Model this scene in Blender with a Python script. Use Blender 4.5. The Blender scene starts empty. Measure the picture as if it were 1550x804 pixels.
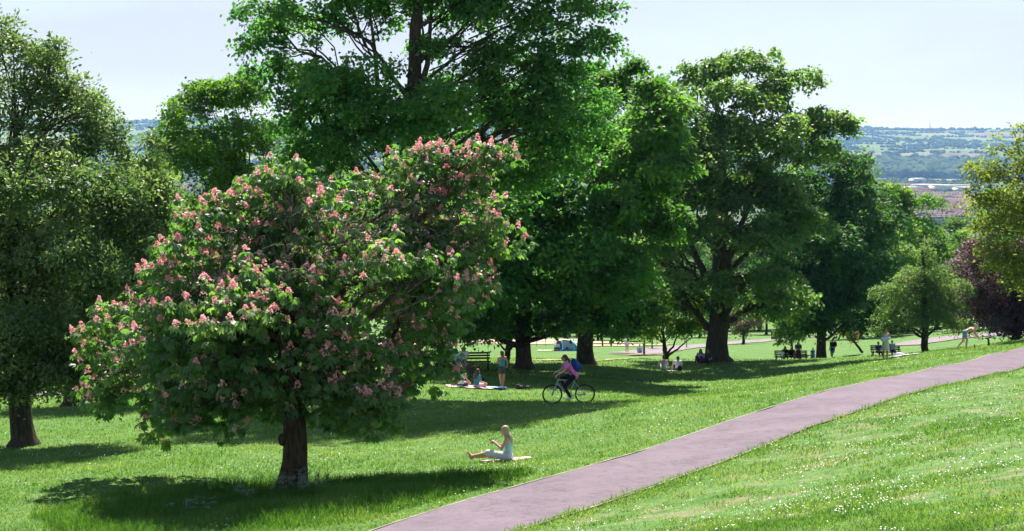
import bpy, bmesh, math, random
import numpy as np
from mathutils import Vector, Matrix

rad = math.radians
sc = bpy.context.scene
col = sc.collection
F = 2153.0                      # focal length in photo pixels (50 mm on 36 mm)
PITCH = math.atan(152.0 / F)
CA, SA = math.cos(PITCH), math.sin(PITCH)

def at(px, py, d):
    """world point at distance d (along +Y) seen at photo pixel px,py"""
    u = (px - 775.0) / F; v = (402.0 - py) / F
    dx, dy, dz = u, CA + v * SA, -SA + v * CA
    t = d / dy
    return np.array([dx * t, d, dz * t])

# ------------------------------------------------------------------ helpers
def tag(o, label=None, cat=None, group=None, kind=None):
    if label: o['label'] = label
    if cat: o['category'] = cat
    if group: o['group'] = group
    if kind: o['kind'] = kind
    return o

def mesh_np(name, verts, faces, mat=None, attr=None, smooth=False, cattr=None):
    """faces: (N,k) int array or list of such arrays (k may differ); attr: float per face"""
    me = bpy.data.meshes.new(name)
    verts = np.asarray(verts, dtype=np.float32)
    fl = faces if isinstance(faces, list) else [faces]
    fl = [np.asarray(f, dtype=np.int32) for f in fl if len(f)]
    me.vertices.add(len(verts)); me.vertices.foreach_set('co', verts.ravel())
    nl = sum(f.size for f in fl); nf = sum(len(f) for f in fl)
    me.loops.add(nl); me.loops.foreach_set('vertex_index', np.concatenate([f.ravel() for f in fl]))
    me.polygons.add(nf)
    tot = np.concatenate([np.full(len(f), f.shape[1], dtype=np.int32) for f in fl])
    st = np.concatenate([[0], np.cumsum(tot)[:-1]]).astype(np.int32)
    me.polygons.foreach_set('loop_start', st)
    try: me.polygons.foreach_set('loop_total', tot)
    except Exception: pass
    if smooth: me.polygons.foreach_set('use_smooth', np.ones(nf, dtype=bool))
    if attr is not None:
        a = me.attributes.new('tint', 'FLOAT', 'FACE'); a.data.foreach_set('value', np.asarray(attr, dtype=np.float32))
    if cattr is not None:
        a = me.attributes.new('land', 'FLOAT_COLOR', 'POINT'); a.data.foreach_set('color', np.asarray(cattr, dtype=np.float32).ravel())
    me.update(calc_edges=True)
    if mat: me.materials.append(mat)
    return me

def link(name, me, parent=None, loc=(0, 0, 0), rz=0.0):
    o = bpy.data.objects.new(name, me); col.objects.link(o)
    o.location = loc; o.rotation_euler = (0, 0, rz)
    if parent is not None: o.parent = parent
    return o

def empty(name, loc, rz=0.0, label=None, cat=None, group=None):
    o = link(name, None, None, loc, rz)
    return tag(o, label, cat, group)

def copy_tree(o, parent=None):
    c = o.copy(); col.objects.link(c); c.parent = parent
    for ch in list(o.children): copy_tree(ch, c)
    return c

class MB:
    """collects verts and faces"""
    def __init__(s): s.v = []; s.q = []; s.t = []; s.n = 0; s.m = 0; s.mq = []; s.mt = []
    def add(s, v, q=None, t=None):
        v = np.asarray(v, dtype=float)
        if q is not None and len(q): s.q.append(np.asarray(q, dtype=np.int32) + s.n); s.mq += [s.m] * len(q)
        if t is not None and len(t): s.t.append(np.asarray(t, dtype=np.int32) + s.n); s.mt += [s.m] * len(t)
        s.v.append(v); s.n += len(v)
        return s
    def box(s, c, d, rz=0.0, ry=0.0, rx=0.0):
        c = np.asarray(c, float); d = np.asarray(d, float) / 2
        v = np.array([[x, y, z] for x in (-1, 1) for y in (-1, 1) for z in (-1, 1)], float) * d
        M = np.array((Matrix.Rotation(rz, 3, 'Z') @ Matrix.Rotation(ry, 3, 'Y') @ Matrix.Rotation(rx, 3, 'X')))
        v = v @ M.T + c
        return s.add(v, [[0, 1, 3, 2], [4, 6, 7, 5], [0, 4, 5, 1], [2, 3, 7, 6], [0, 2, 6, 4], [1, 5, 7, 3]])
    def tube(s, P, R, n=8, cap=True):
        P = np.asarray(P, float); K = len(P)
        R = np.full(K, R, float) if np.isscalar(R) else np.asarray(R, float)
        T = np.gradient(P, axis=0); T /= np.linalg.norm(T, axis=1)[:, None] + 1e-9
        ref = np.array([0.0, 0, 1]) if abs(T[:, 2]).mean() < .8 else np.array([1.0, 0, 0])
        A = np.cross(T, ref); A /= np.linalg.norm(A, axis=1)[:, None] + 1e-9
        B = np.cross(T, A)
        th = np.arange(n) * 2 * np.pi / n
        V = P[:, None] + R[:, None, None] * (np.cos(th)[None, :, None] * A[:, None] + np.sin(th)[None, :, None] * B[:, None])
        i = np.arange(K - 1)[:, None] * n; j = np.arange(n)[None]; k = (j + 1) % n
        q = np.stack([i + j, i + k, i + n + k, i + n + j], -1).reshape(-1, 4)
        v = V.reshape(-1, 3)
        t = None
        if cap:
            v = np.vstack([v, P[0], P[-1]]); a = K * n
            jj = np.arange(n); kk = (jj + 1) % n
            t = np.vstack([np.stack([np.full(n, a), kk, jj], -1), np.stack([np.full(n, a + 1), (K - 1) * n + jj, (K - 1) * n + kk], -1)])
        return s.add(v, q, t)
    def rings(s, C, RX, RY, n=14, cap=True, yaw=0.0):
        """stack of horizontal elliptic rings"""
        C = np.asarray(C, float); th = np.arange(n) * 2 * np.pi / n; K = len(C)
        RX = np.asarray(RX, float); RY = np.asarray(RY, float)
        x = RX[:, None] * np.cos(th); y = RY[:, None] * np.sin(th)
        V = np.stack([x * math.cos(yaw) - y * math.sin(yaw), x * math.sin(yaw) + y * math.cos(yaw), np.zeros_like(x)], -1) + C[:, None]
        i = np.arange(K - 1)[:, None] * n; j = np.arange(n)[None]; k = (j + 1) % n
        q = np.stack([i + j, i + k, i + n + k, i + n + j], -1).reshape(-1, 4)
        v = V.reshape(-1, 3); t = None
        if cap:
            v = np.vstack([v, C[0], C[-1]]); a = K * n; jj = np.arange(n); kk = (jj + 1) % n
            t = np.vstack([np.stack([np.full(n, a), kk, jj], -1), np.stack([np.full(n, a + 1), (K - 1) * n + jj, (K - 1) * n + kk], -1)])
        return s.add(v, q, t)
    def ball(s, c, r, n=12, m=8, M=None):
        r = np.ones(3) * r if np.isscalar(r) else np.asarray(r, float)
        ph = np.linspace(0, np.pi, m + 1)[1:-1]; th = np.arange(n) * 2 * np.pi / n
        V = np.stack([np.sin(ph)[:, None] * np.cos(th), np.sin(ph)[:, None] * np.sin(th), np.cos(ph)[:, None] * np.ones(n)], -1).reshape(-1, 3)
        V = np.vstack([V, [0, 0, 1], [0, 0, -1]]) * r
        if M is not None: V = V @ np.asarray(M).T
        V = V + np.asarray(c, float)
        K = m - 1
        i = np.arange(K - 1)[:, None] * n; j = np.arange(n)[None]; k = (j + 1) % n
        q = np.stack([i + j, i + n + j, i + n + k, i + k], -1).reshape(-1, 4)
        jj = np.arange(n); kk = (jj + 1) % n
        t = np.vstack([np.stack([np.full(n, K * n), jj, kk], -1), np.stack([np.full(n, K * n + 1), (K - 1) * n + kk, (K - 1) * n + jj], -1)])
        return s.add(V, q, t)
    def cone(s, a, b, ra, rb, n=10):
        """rounded cone"""
        s.tube([a, b], [ra, rb], n); s.ball(a, ra, n, 6); s.ball(b, rb, n, 6); return s
    def mesh(s, name, mat, smooth=False):
        V = np.vstack(s.v); fl = []
        if s.q: fl.append(np.vstack(s.q))
        if s.t: fl.append(np.vstack(s.t))
        if isinstance(mat, (list, tuple)):
            me = mesh_np(name, V, fl, None, smooth=smooth)
            for x in mat: me.materials.append(x)
            me.polygons.foreach_set('material_index', np.array(s.mq + s.mt, dtype=np.int32)); return me
        return mesh_np(name, V, fl, mat, smooth=smooth)
    def build(s, name, mat, parent=None, loc=(0, 0, 0), rz=0.0, smooth=False):
        return link(name, s.mesh(name, mat, smooth), parent, loc, rz)

# ------------------------------------------------------------------ materials
def nodes(name):
    m = bpy.data.materials.new(name); m.use_nodes = True
    nt = m.node_tree; nt.nodes.clear()
    return m, nt, nt.nodes, nt.links
def N(nt, typ, **kw):
    n = nt.nodes.new(typ)
    for k, v in kw.items():
        if k.startswith('i_'):
            key = k[2:].replace('_', ' ')
            n.inputs[key].default_value = v
        else: setattr(n, k, v)
    return n
def ramp(nt, stops):
    r = nt.nodes.new('ShaderNodeValToRGB'); cr = r.color_ramp
    while len(cr.elements) < len(stops): cr.elements.new(0.5)
    for e, (p, c) in zip(cr.elements, stops): e.position = p; e.color = (*c, 1)
    return r

_mats = {}
def plain(name, c, rough=.8, noise=.25, scale=30, metal=0.0, spec=.3, bump=0.0):
    if name in _mats: return _mats[name]
    m, nt, nd, lk = nodes(name)
    tc = N(nt, 'ShaderNodeTexCoord'); nz = N(nt, 'ShaderNodeTexNoise'); nz.inputs['Scale'].default_value = scale; nz.inputs['Detail'].default_value = 4
    lk.new(tc.outputs['Object'], nz.inputs['Vector'])
    r = ramp(nt, [(.3, tuple(x * (1 - noise) for x in c)), (.7, tuple(min(1, x * (1 + noise)) for x in c))])
    lk.new(nz.outputs['Fac'], r.inputs[0])
    p = N(nt, 'ShaderNodeBsdfPrincipled'); p.inputs['Roughness'].default_value = rough; p.inputs['Metallic'].default_value = metal
    p.inputs['Specular IOR Level'].default_value = spec
    lk.new(r.outputs[0], p.inputs['Base Color'])
    if bump:
        b = N(nt, 'ShaderNodeBump'); b.inputs['Strength'].default_value = bump; b.inputs['Distance'].default_value = .02
        lk.new(nz.outputs['Fac'], b.inputs['Height']); lk.new(b.outputs[0], p.inputs['Normal'])
    o = N(nt, 'ShaderNodeOutputMaterial'); lk.new(p.outputs[0], o.inputs[0])
    _mats[name] = m; return m

def leaf_mat(name, dark, mid, light, trans=.42, tcol=None, rough=.6, spec=.22):
    m, nt, nd, lk = nodes(name)
    a = N(nt, 'ShaderNodeAttribute', attribute_name='tint')
    tc = N(nt, 'ShaderNodeTexCoord'); nz = N(nt, 'ShaderNodeTexNoise'); nz.inputs['Scale'].default_value = .45; nz.inputs['Detail'].default_value = 2
    lk.new(tc.outputs['Object'], nz.inputs['Vector'])
    ma = N(nt, 'ShaderNodeMath', operation='MULTIPLY_ADD'); ma.inputs[1].default_value = 1.1; ma.inputs[2].default_value = -.3
    lk.new(nz.outputs['Fac'], ma.inputs[0])
    ad = N(nt, 'ShaderNodeMath', operation='ADD'); lk.new(ma.outputs[0], ad.inputs[0])
    m2 = N(nt, 'ShaderNodeMath', operation='MULTIPLY'); m2.inputs[1].default_value = .55; lk.new(a.outputs['Fac'], m2.inputs[0]); lk.new(m2.outputs[0], ad.inputs[1])
    r = ramp(nt, [(.1, dark), (.5, mid), (.95, light)]); lk.new(ad.outputs[0], r.inputs[0])
    p = N(nt, 'ShaderNodeBsdfPrincipled'); p.inputs['Roughness'].default_value = rough; p.inputs['Specular IOR Level'].default_value = spec
    lk.new(r.outputs[0], p.inputs['Base Color'])
    t = N(nt, 'ShaderNodeBsdfTranslucent')
    mx = N(nt, 'ShaderNodeMix', data_type='RGBA', blend_type='MULTIPLY'); mx.inputs[0].default_value = 1.0
    lk.new(r.outputs[0], mx.inputs[6]); mx.inputs[7].default_value = (*(tcol or (1.9, 2.3, .9)), 1)
    lk.new(mx.outputs[2], t.inputs[0])
    ms = N(nt, 'ShaderNodeMixShader'); ms.inputs[0].default_value = trans
    lk.new(p.outputs[0], ms.inputs[1]); lk.new(t.outputs[0], ms.inputs[2])
    o = N(nt, 'ShaderNodeOutputMaterial'); lk.new(ms.outputs[0], o.inputs[0])
    return m

def bark_mat(name, c1, c2):
    m, nt, nd, lk = nodes(name)
    tc = N(nt, 'ShaderNodeTexCoord'); mp = N(nt, 'ShaderNodeMapping'); mp.inputs['Scale'].default_value = (9, 9, 1.6)
    lk.new(tc.outputs['Object'], mp.inputs[0])
    nz = N(nt, 'ShaderNodeTexNoise'); nz.inputs['Scale'].default_value = 1.6; nz.inputs['Detail'].default_value = 8; nz.inputs['Distortion'].default_value = .6
    lk.new(mp.outputs[0], nz.inputs['Vector'])
    r = ramp(nt, [(.35, c1), (.65, c2)]); lk.new(nz.outputs['Fac'], r.inputs[0])
    p = N(nt, 'ShaderNodeBsdfPrincipled'); p.inputs['Roughness'].default_value = .92; p.inputs['Specular IOR Level'].default_value = .15
    lk.new(r.outputs[0], p.inputs['Base Color'])
    b = N(nt, 'ShaderNodeBump'); b.inputs['Strength'].default_value = .9; b.inputs['Distance'].default_value = .05
    lk.new(nz.outputs['Fac'], b.inputs['Height']); lk.new(b.outputs[0], p.inputs['Normal'])
    o = N(nt, 'ShaderNodeOutputMaterial'); lk.new(p.outputs[0], o.inputs[0]); return m

# ------------------------------------------------------------------ camera, sun, sky
cam = bpy.data.cameras.new('camera'); co = bpy.data.objects.new('camera', cam); col.objects.link(co)
cam.lens = 36.0 * F / 1550.0; cam.sensor_width = 36.0; cam.clip_start = .1; cam.clip_end = 30000
co.location = (0, 0, 0); co.rotation_euler = (math.pi / 2 - PITCH, 0, 0); sc.camera = co

HAZE = 6.8e-5
ELEV, AZ = rad(52), rad(2)        # sun behind the trees, a little to the left
sd = Vector((math.sin(AZ) * math.cos(ELEV), math.cos(AZ) * math.cos(ELEV), math.sin(ELEV)))
sun = bpy.data.lights.new('sun', 'SUN'); so = bpy.data.objects.new('sun', sun); col.objects.link(so)
sun.energy = 5.0; sun.angle = rad(.53); sun.color = (1.0, .94, .83)
so.rotation_euler = sd.to_track_quat('Z', 'Y').to_euler(); so.location = (-20, 40, 60)

w = bpy.data.worlds.new('World'); sc.world = w; w.use_nodes = True
nt = w.node_tree; nt.nodes.clear()
sky = N(nt, 'ShaderNodeTexSky', sky_type='NISHITA'); sky.sun_disc = False
sky.sun_elevation = ELEV; sky.sun_rotation = AZ; sky.altitude = 60; sky.air_density = 1.0; sky.dust_density = .7; sky.ozone_density = 2.5
tc = N(nt, 'ShaderNodeTexCoord'); mp = N(nt, 'ShaderNodeMapping'); mp.inputs['Scale'].default_value = (1.1, 1.1, 7.0); mp.inputs['Rotation'].default_value = (rad(4), rad(-6), 0)
nt.links.new(tc.outputs['Generated'], mp.inputs[0])
cz = N(nt, 'ShaderNodeTexNoise'); cz.inputs['Scale'].default_value = 1.7; cz.inputs['Detail'].default_value = 9; cz.inputs['Roughness'].default_value = .55; cz.inputs['Distortion'].default_value = .4
nt.links.new(mp.outputs[0], cz.inputs['Vector'])
cr = ramp(nt, [(.36, (.55, .55, .55)), (.62, (1, 1, 1))]); nt.links.new(cz.outputs['Fac'], cr.inputs[0])
sxyz = N(nt, 'ShaderNodeSeparateXYZ'); nt.links.new(tc.outputs['Generated'], sxyz.inputs[0])
lowm = N(nt, 'ShaderNodeMapRange', interpolation_type='SMOOTHSTEP'); nt.links.new(sxyz.outputs['Z'], lowm.inputs['Value']); lowm.inputs['From Min'].default_value = .16; lowm.inputs['From Max'].default_value = .42; lowm.inputs['To Min'].default_value = 1.0; lowm.inputs['To Max'].default_value = .12
cm = N(nt, 'ShaderNodeMath', operation='MULTIPLY'); nt.links.new(cr.outputs[0], cm.inputs[0]); nt.links.new(lowm.outputs[0], cm.inputs[1])
mixc = N(nt, 'ShaderNodeMix', data_type='RGBA'); nt.links.new(cm.outputs[0], mixc.inputs[0])
nt.links.new(sky.outputs[0], mixc.inputs[6]); mixc.inputs[7].default_value = (4.7, 5.05, 5.95, 1)
bg = N(nt, 'ShaderNodeBackground'); bg.inputs['Strength'].default_value = .059
nt.links.new(mixc.outputs[2], bg.inputs[0])
wo = N(nt, 'ShaderNodeOutputWorld'); nt.links.new(bg.outputs[0], wo.inputs[0])
sc.view_settings.view_transform = 'Standard'; sc.view_settings.look = 'None'; sc.view_settings.exposure = 1.36; sc.view_settings.gamma = 1
cy = sc.cycles; sc.render.engine = 'CYCLES'
cy.max_bounces = 10; cy.diffuse_bounces = 6; cy.transmission_bounces = 4; cy.glossy_bounces = 2; cy.transparent_max_bounces = 8; cy.volume_bounces = 0
cy.use_denoising = True; cy.use_adaptive_sampling = True; cy.adaptive_threshold = .02
try: cy.denoiser = 'OPENIMAGEDENOISE'
except Exception: pass
cy.sample_clamp_indirect = 6

# ------------------------------------------------------------------ terrain
PC = [(-9.5, 8.5), (-5.2, 16.5), (-.97, 24.2), (1.64, 28.2), (5.09, 33.7), (8.69, 39.4), (13.8, 47.6), (21.6, 60.0), (29.5, 71.0), (40, 84)]
PC = np.array(PC)
def spline(P, n):
    P = np.asarray(P, float); K = len(P)
    Q = np.vstack([2 * P[0] - P[1], P, 2 * P[-1] - P[-2]]); out = []
    for i in range(1, K):
        p0, p1, p2, p3 = Q[i - 1], Q[i], Q[i + 1], Q[i + 2]
        for t in np.arange(n) / n:
            out.append(.5 * (2 * p1 + (p2 - p0) * t + (2 * p0 - 5 * p1 + 4 * p2 - p3) * t * t + (3 * p1 - p0 - 3 * p2 + p3) * t ** 3))
    out.append(P[-1]); return np.array(out)
PL = spline(PC, 40)
PT = np.gradient(PL, axis=0); PT /= np.linalg.norm(PT, axis=1)[:, None]
PN = np.stack([PT[:, 1], -PT[:, 0]], -1)          # towards the camera side (right)
PW = 1.32
def path_dist(x, y):
    """signed distance from the path centre line (positive on the camera side)"""
    x = np.atleast_1d(x).astype(float); y = np.atleast_1d(y).astype(float)
    out = np.full(x.shape, 99.0)
    P = PL[::6]; NN = PN[::6]
    near = (y < 95) & (y > 2)
    idx = np.where(near)[0]
    for s in range(0, len(idx), 60000):
        ii = idx[s:s + 60000]
        dx = x[ii, None] - P[None, :, 0]; dy = y[ii, None] - P[None, :, 1]
        dd = dx * dx + dy * dy; k = dd.argmin(1); r = np.arange(len(ii))
        out[ii] = dx[r, k] * NN[k, 0] + dy[r, k] * NN[k, 1]
        far = dd[r, k] > 9; out[ii[far]] = np.sign(out[ii[far]]) * np.sqrt(dd[r, k][far])
    return out
UE = np.array([(560, 804), (700, 757), (850, 715), (1000, 672), (1150, 622), (1250, 590), (1400, 557), (1500, 533), (1550, 525), (1650, 509)], float)
LE = np.array([(620, 862), (800, 804), (980, 745), (1100, 702), (1250, 640), (1400, 595), (1550, 560), (1700, 532)], float)
ctl = [(0, 0, -1.75), (-10, 0, -2.6), (10, 0, -1.2), (-5.2, 16.5, -5.95), (-9.5, 8.5, -5.5), (-14, 15, -6.3), (14, 12, -2.6), (0, -20, .4), (20, 30, -4.4), (-25, 30, -7.7)]
for k in range(80, 321, 20):
    for sgn, E in ((-1, UE), (1, LE)):
        p = PL[k] + PN[k] * PW * sgn; px = 775 + p[0] / p[1] * F * (CA - 0.0)
        for _ in range(3):
            py = np.interp(px, E[:, 0], E[:, 1]); q = at(px, py, p[1]); px += (p[0] - q[0]) / p[1] * F
        if 560 < px < 1600: ctl.append((p[0], p[1], q[2]))
for px, py, d in [(1550, 804, 12), (1550, 642, 25), (1550, 586, 40), (1100, 804, 17.3), (0, 804, 27), (200, 720, 33.5), (440, 748, 31), (755, 699, 35), (860, 611, 49),
                  (38, 677, 45), (0, 640, 52), (600, 592, 58), (760, 587, 62), (667, 556, 72), (793, 558, 75), (885, 549, 82), (1015, 562, 83), (1085, 546, 90), (1208, 553, 104),
                  (1243, 546, 108), (1340, 543, 80), (1400, 535, 88), (1465, 530, 76), (1570, 512, 84), (840, 531, 138), (840, 517, 168), (700, 527, 150), (1000, 521, 160), (1150, 512, 190),
                  (1300, 512, 150), (1450, 505, 130), (1600, 492, 130), (1200, 500, 235), (900, 505, 215), (700, 508, 225), (150, 606, 70), (0, 607, 70), (300, 560, 100), (100, 560, 110), (400, 520, 200), (200, 530, 200), (1400, 498, 220), (1700, 470, 200),
                  (400, 650, 46), (300, 620, 55), (960, 545, 105), (1140, 574, 72), (1040, 600, 57), (950, 612, 52), (1120, 590, 62), (1220, 572, 66)]:
    ctl.append(tuple(at(px, py, d)))
ctl = np.array(ctl); CS = 60.0
def _phi(r2): return np.where(r2 > 1e-12, r2 * np.log(np.maximum(r2, 1e-12)), 0)
_x = ctl[:, :2] / CS; _n = len(ctl)
_K = _phi(((_x[:, None] - _x[None]) ** 2).sum(-1)) + np.eye(_n) * .004
_P = np.hstack([np.ones((_n, 1)), _x])
_A = np.block([[_K, _P], [_P.T, np.zeros((3, 3))]])
_w = np.linalg.solve(_A, np.concatenate([ctl[:, 2], np.zeros(3)]))
def tps(x, y):
    X = np.stack([np.ravel(x), np.ravel(y)], -1) / CS; out = np.empty(len(X))
    for s in range(0, len(X), 40000):
        q = X[s:s + 40000]
        out[s:s + 40000] = _phi(((q[:, None] - _x[None]) ** 2).sum(-1)) @ _w[:_n] + _w[_n] + q @ _w[_n + 1:]
    return out
FPY = [0, 250, 420, 700, 1200, 2500, 3500, 4200, 4700, 5200, 6200, 7500, 9300, 12000]
FPZ = [-12, -29, -40, -52, -58, -58, -50, -34, 2, 52, 112, 196, 150, 60]
def far_h(x, y):
    z = np.interp(y, FPY, FPZ)
    k = np.clip((y - 3500) / 4000, 0, 1)
    z += k * (np.interp(x / np.maximum(y, 1), [-.9, -.3, -.23, 0, .24, .36, .9], [40, 38, 50, 20, 2, -10, -30]))
    z += k * (14 * np.sin(x / 610 + 1) + 9 * np.sin(x / 233 + y / 900) + 12 * np.sin(y / 420 + x / 800))
    return z
def vnoise(x, y, s, seed=0):
    """cheap smooth value noise"""
    x = np.asarray(x) / s; y = np.asarray(y) / s
    xi = np.floor(x).astype(np.int64); yi = np.floor(y).astype(np.int64); fx = x - xi; fy = y - yi
    fx = fx * fx * (3 - 2 * fx); fy = fy * fy * (3 - 2 * fy)
    def h(a, b):
        n = (a * 374761393 + b * 668265263 + seed * 982451653) & 0x7fffffff
        n = ((n ^ (n >> 13)) * 1274126177) & 0x7fffffff
        return ((n ^ (n >> 16)) & 0xffff) / 65535.0
    return (h(xi, yi) * (1 - fx) + h(xi + 1, yi) * fx) * (1 - fy) + (h(xi, yi + 1) * (1 - fx) + h(xi + 1, yi + 1) * fx) * fy

def base_height(x, y):
    x = np.atleast_1d(np.asarray(x, float)); y = np.atleast_1d(np.asarray(y, float)); sh = x.shape
    x = x.ravel(); y = y.ravel()
    b = np.clip((y - 235) / 130, 0, 1); b = b * b * (3 - 2 * b)
    lim = .62 * (np.maximum(y, 0) + 45)
    xx = np.clip(x, -lim, lim)
    out = np.where(b > 0, far_h(x, y), 0) * b
    m = b < 1
    out[m] += tps(xx[m], np.clip(y[m], -25, 260)) * (1 - b[m])
    return out.reshape(sh)
def height(x, y):
    x = np.atleast_1d(np.asarray(x, float)); y = np.atleast_1d(np.asarray(y, float)); sh = x.shape
    pd_ = abs(path_dist(x.ravel(), y.ravel())).reshape(sh)
    mk = np.clip((pd_ - 1.8) / 2, 0, 1) * np.clip((1200 - y) / 1000, 0, 1)
    return base_height(x, y) + mk * ((vnoise(x, y, 3.1) - .5) * .10 + (vnoise(x, y, 9, 3) - .5) * .16)
def H(x, y): return float(height(x, y)[0])
def place(px, d):
    """plan position of something standing at photo column px, d metres away"""
    x = (px - 775.0) / F * d * 1.0
    for _ in range(4):
        z = H(x, d); depth = CA * d - SA * z
        x = (px - 775.0) / F * depth
    return np.array([x, d, H(x, d)])
def proj(p):
    dep = p[1] * CA - p[2] * SA; up = p[1] * SA + p[2] * CA
    return 775 + F * p[0] / dep, 402 - F * up / dep

rng = np.random.default_rng(7)
# ground sheet
ys = [-22.0]
while ys[-1] < 11500:
    y = ys[-1]; ys.append(y + (0.45 if y < 70 else .45 + (y - 70) * .0062))
ys = np.array(ys); NC = 420
s_ = np.linspace(-1, 1, NC); s_ = np.sign(s_) * (abs(s_) * .55 + abs(s_) ** 2.2 * .45)
GX = s_[None, :] * (.80 * (np.maximum(ys, 0) + 34))[:, None]; GY = np.repeat(ys[:, None], NC, 1)
GZ = height(GX, GY)
# land colours of the far fields (pasture, hay, hedged plots)
NS = 900
sx = rng.uniform(-5200, 5200, NS); sy = rng.uniform(3800, 9000, NS)
fieldc = np.array([(.075, .125, .035), (.10, .15, .045), (.055, .10, .03), (.15, .16, .07), (.09, .14, .04), (.12, .10, .055)])[rng.integers(0, 6, NS)]
LC = np.zeros((GX.size, 4)); LC[:, 3] = 1
gx = GX.ravel(); gy = GY.ravel(); fi = np.where(gy > 3000)[0]
def cells(x, y):
    i = np.empty(len(x), int); gap = np.empty(len(x))
    for s in range(0, len(x), 20000):
        dd = (x[s:s + 20000, None] - sx) ** 2 + ((y[s:s + 20000, None] - sy) * 1.0) ** 2
        part = np.argpartition(dd, 1, axis=1)[:, :2]; a = np.take_along_axis(dd, part, 1); o = a.argsort(1)
        part = np.take_along_axis(part, o, 1); a = np.sqrt(np.take_along_axis(a, o, 1))
        i[s:s + 20000] = part[:, 0]; gap[s:s + 20000] = a[:, 1] - a[:, 0]
    return i, gap
ci, _ = cells(gx[fi], gy[fi]); LC[fi, :3] = fieldc[ci]
LC[:, :3] = np.where((gy < 3800)[:, None], np.array([.05, .085, .03]), LC[:, :3])
LC[:, 3] = np.clip(.12 + .88 * (path_dist(gx, gy) > .5) * (gy < 75), 0, 1)   # worn, drier turf on the bank above the path
R_, C_ = GX.shape; ii = (np.arange(R_ - 1)[:, None] * C_ + np.arange(C_ - 1)[None]).ravel()
gm, nt, nd, lk = nodes('grass_ground')
geo = N(nt, 'ShaderNodeNewGeometry'); sep = N(nt, 'ShaderNodeSeparateXYZ'); lk.new(geo.outputs['Position'], sep.inputs[0])
def tex(scale, detail=6, dist=0.0, rough=.6):
    n = N(nt, 'ShaderNodeTexNoise'); n.inputs['Scale'].default_value = scale; n.inputs['Detail'].default_value = detail; n.inputs['Distortion'].default_value = dist; n.inputs['Roughness'].default_value = rough
    lk.new(geo.outputs['Position'], n.inputs['Vector']); return n
n1 = tex(.35, 5, .5); n2 = tex(3.5, 8); n3 = tex(17, 7, .4, .7)
r1 = ramp(nt, [(.3, (.062, .150, .034)), (.52, (.100, .205, .048)), (.72, (.165, .25, .09))]); lk.new(n1.outputs['Fac'], r1.inputs[0])
r2 = ramp(nt, [(.32, (.038, .105, .022)), (.5, (.090, .190, .046)), (.68, (.19, .26, .11))]); lk.new(n2.outputs['Fac'], r2.inputs[0])
m1 = N(nt, 'ShaderNodeMix', data_type='RGBA'); m1.inputs[0].default_value = .5; lk.new(r1.outputs[0], m1.inputs[6]); lk.new(r2.outputs[0], m1.inputs[7])
r3 = ramp(nt, [(.38, (.35, .38, .35)), (.64, (1.4, 1.38, 1.3))]); lk.new(n3.outputs['Fac'], r3.inputs[0])
m2 = N(nt, 'ShaderNodeMix', data_type='RGBA', blend_type='MULTIPLY'); m2.inputs[0].default_value = .75; lk.new(m1.outputs[2], m2.inputs[6]); lk.new(r3.outputs[0], m2.inputs[7])
# drier, browner turf patches
n4 = tex(.9, 6, 1.0); r4 = ramp(nt, [(.50, (0, 0, 0)), (.66, (.75, .75, .75))]); lk.new(n4.outputs['Fac'], r4.inputs[0])
bk = N(nt, 'ShaderNodeAttribute', attribute_name='land'); sb_ = N(nt, 'ShaderNodeMath', operation='MULTIPLY'); lk.new(r4.outputs[0], sb_.inputs[0]); lk.new(bk.outputs['Alpha'], sb_.inputs[1])
m3 = N(nt, 'ShaderNodeMix', data_type='RGBA'); lk.new(sb_.outputs[0], m3.inputs[0]); lk.new(m2.outputs[2], m3.inputs[6]); m3.inputs[7].default_value = (.235, .20, .13, 1)
al = N(nt, 'ShaderNodeAttribute', attribute_name='land')
nf = tex(.012, 8, .3); rf = ramp(nt, [(.35, (.45, .5, .5)), (.65, (1.25, 1.2, 1.1))]); lk.new(nf.outputs['Fac'], rf.inputs[0])
mf = N(nt, 'ShaderNodeMix', data_type='RGBA', blend_type='MULTIPLY'); mf.inputs[0].default_value = .8; lk.new(al.outputs['Color'], mf.inputs[6]); lk.new(rf.outputs[0], mf.inputs[7])
mr = N(nt, 'ShaderNodeMapRange'); mr.inputs['From Min'].default_value = 260; mr.inputs['From Max'].default_value = 600; lk.new(sep.outputs['Y'], mr.inputs['Value'])
m4 = N(nt, 'ShaderNodeMix', data_type='RGBA'); lk.new(mr.outputs[0], m4.inputs[0]); lk.new(m3.outputs[2], m4.inputs[6]); lk.new(mf.outputs[2], m4.inputs[7])
pb = N(nt, 'ShaderNodeBsdfPrincipled'); pb.inputs['Roughness'].default_value = .9; pb.inputs['Specular IOR Level'].default_value = .1; lk.new(m4.outputs[2], pb.inputs['Base Color'])
bp = N(nt, 'ShaderNodeBump'); bp.inputs['Strength'].default_value = .7; bp.inputs['Distance'].default_value = .06; lk.new(n3.outputs['Fac'], bp.inputs['Height']); lk.new(bp.outputs[0], pb.inputs['Normal'])
og = N(nt, 'ShaderNodeOutputMaterial'); lk.new(pb.outputs[0], og.inputs[0])
ground = link('ground', mesh_np('ground', np.stack([gx, gy, GZ.ravel()], -1), np.stack([ii, ii + 1, ii + C_ + 1, ii + C_], -1), gm, smooth=True, cattr=LC))
tag(ground, 'grassy hillside falling to the valley and the far hills', 'ground', kind='structure')

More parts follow.
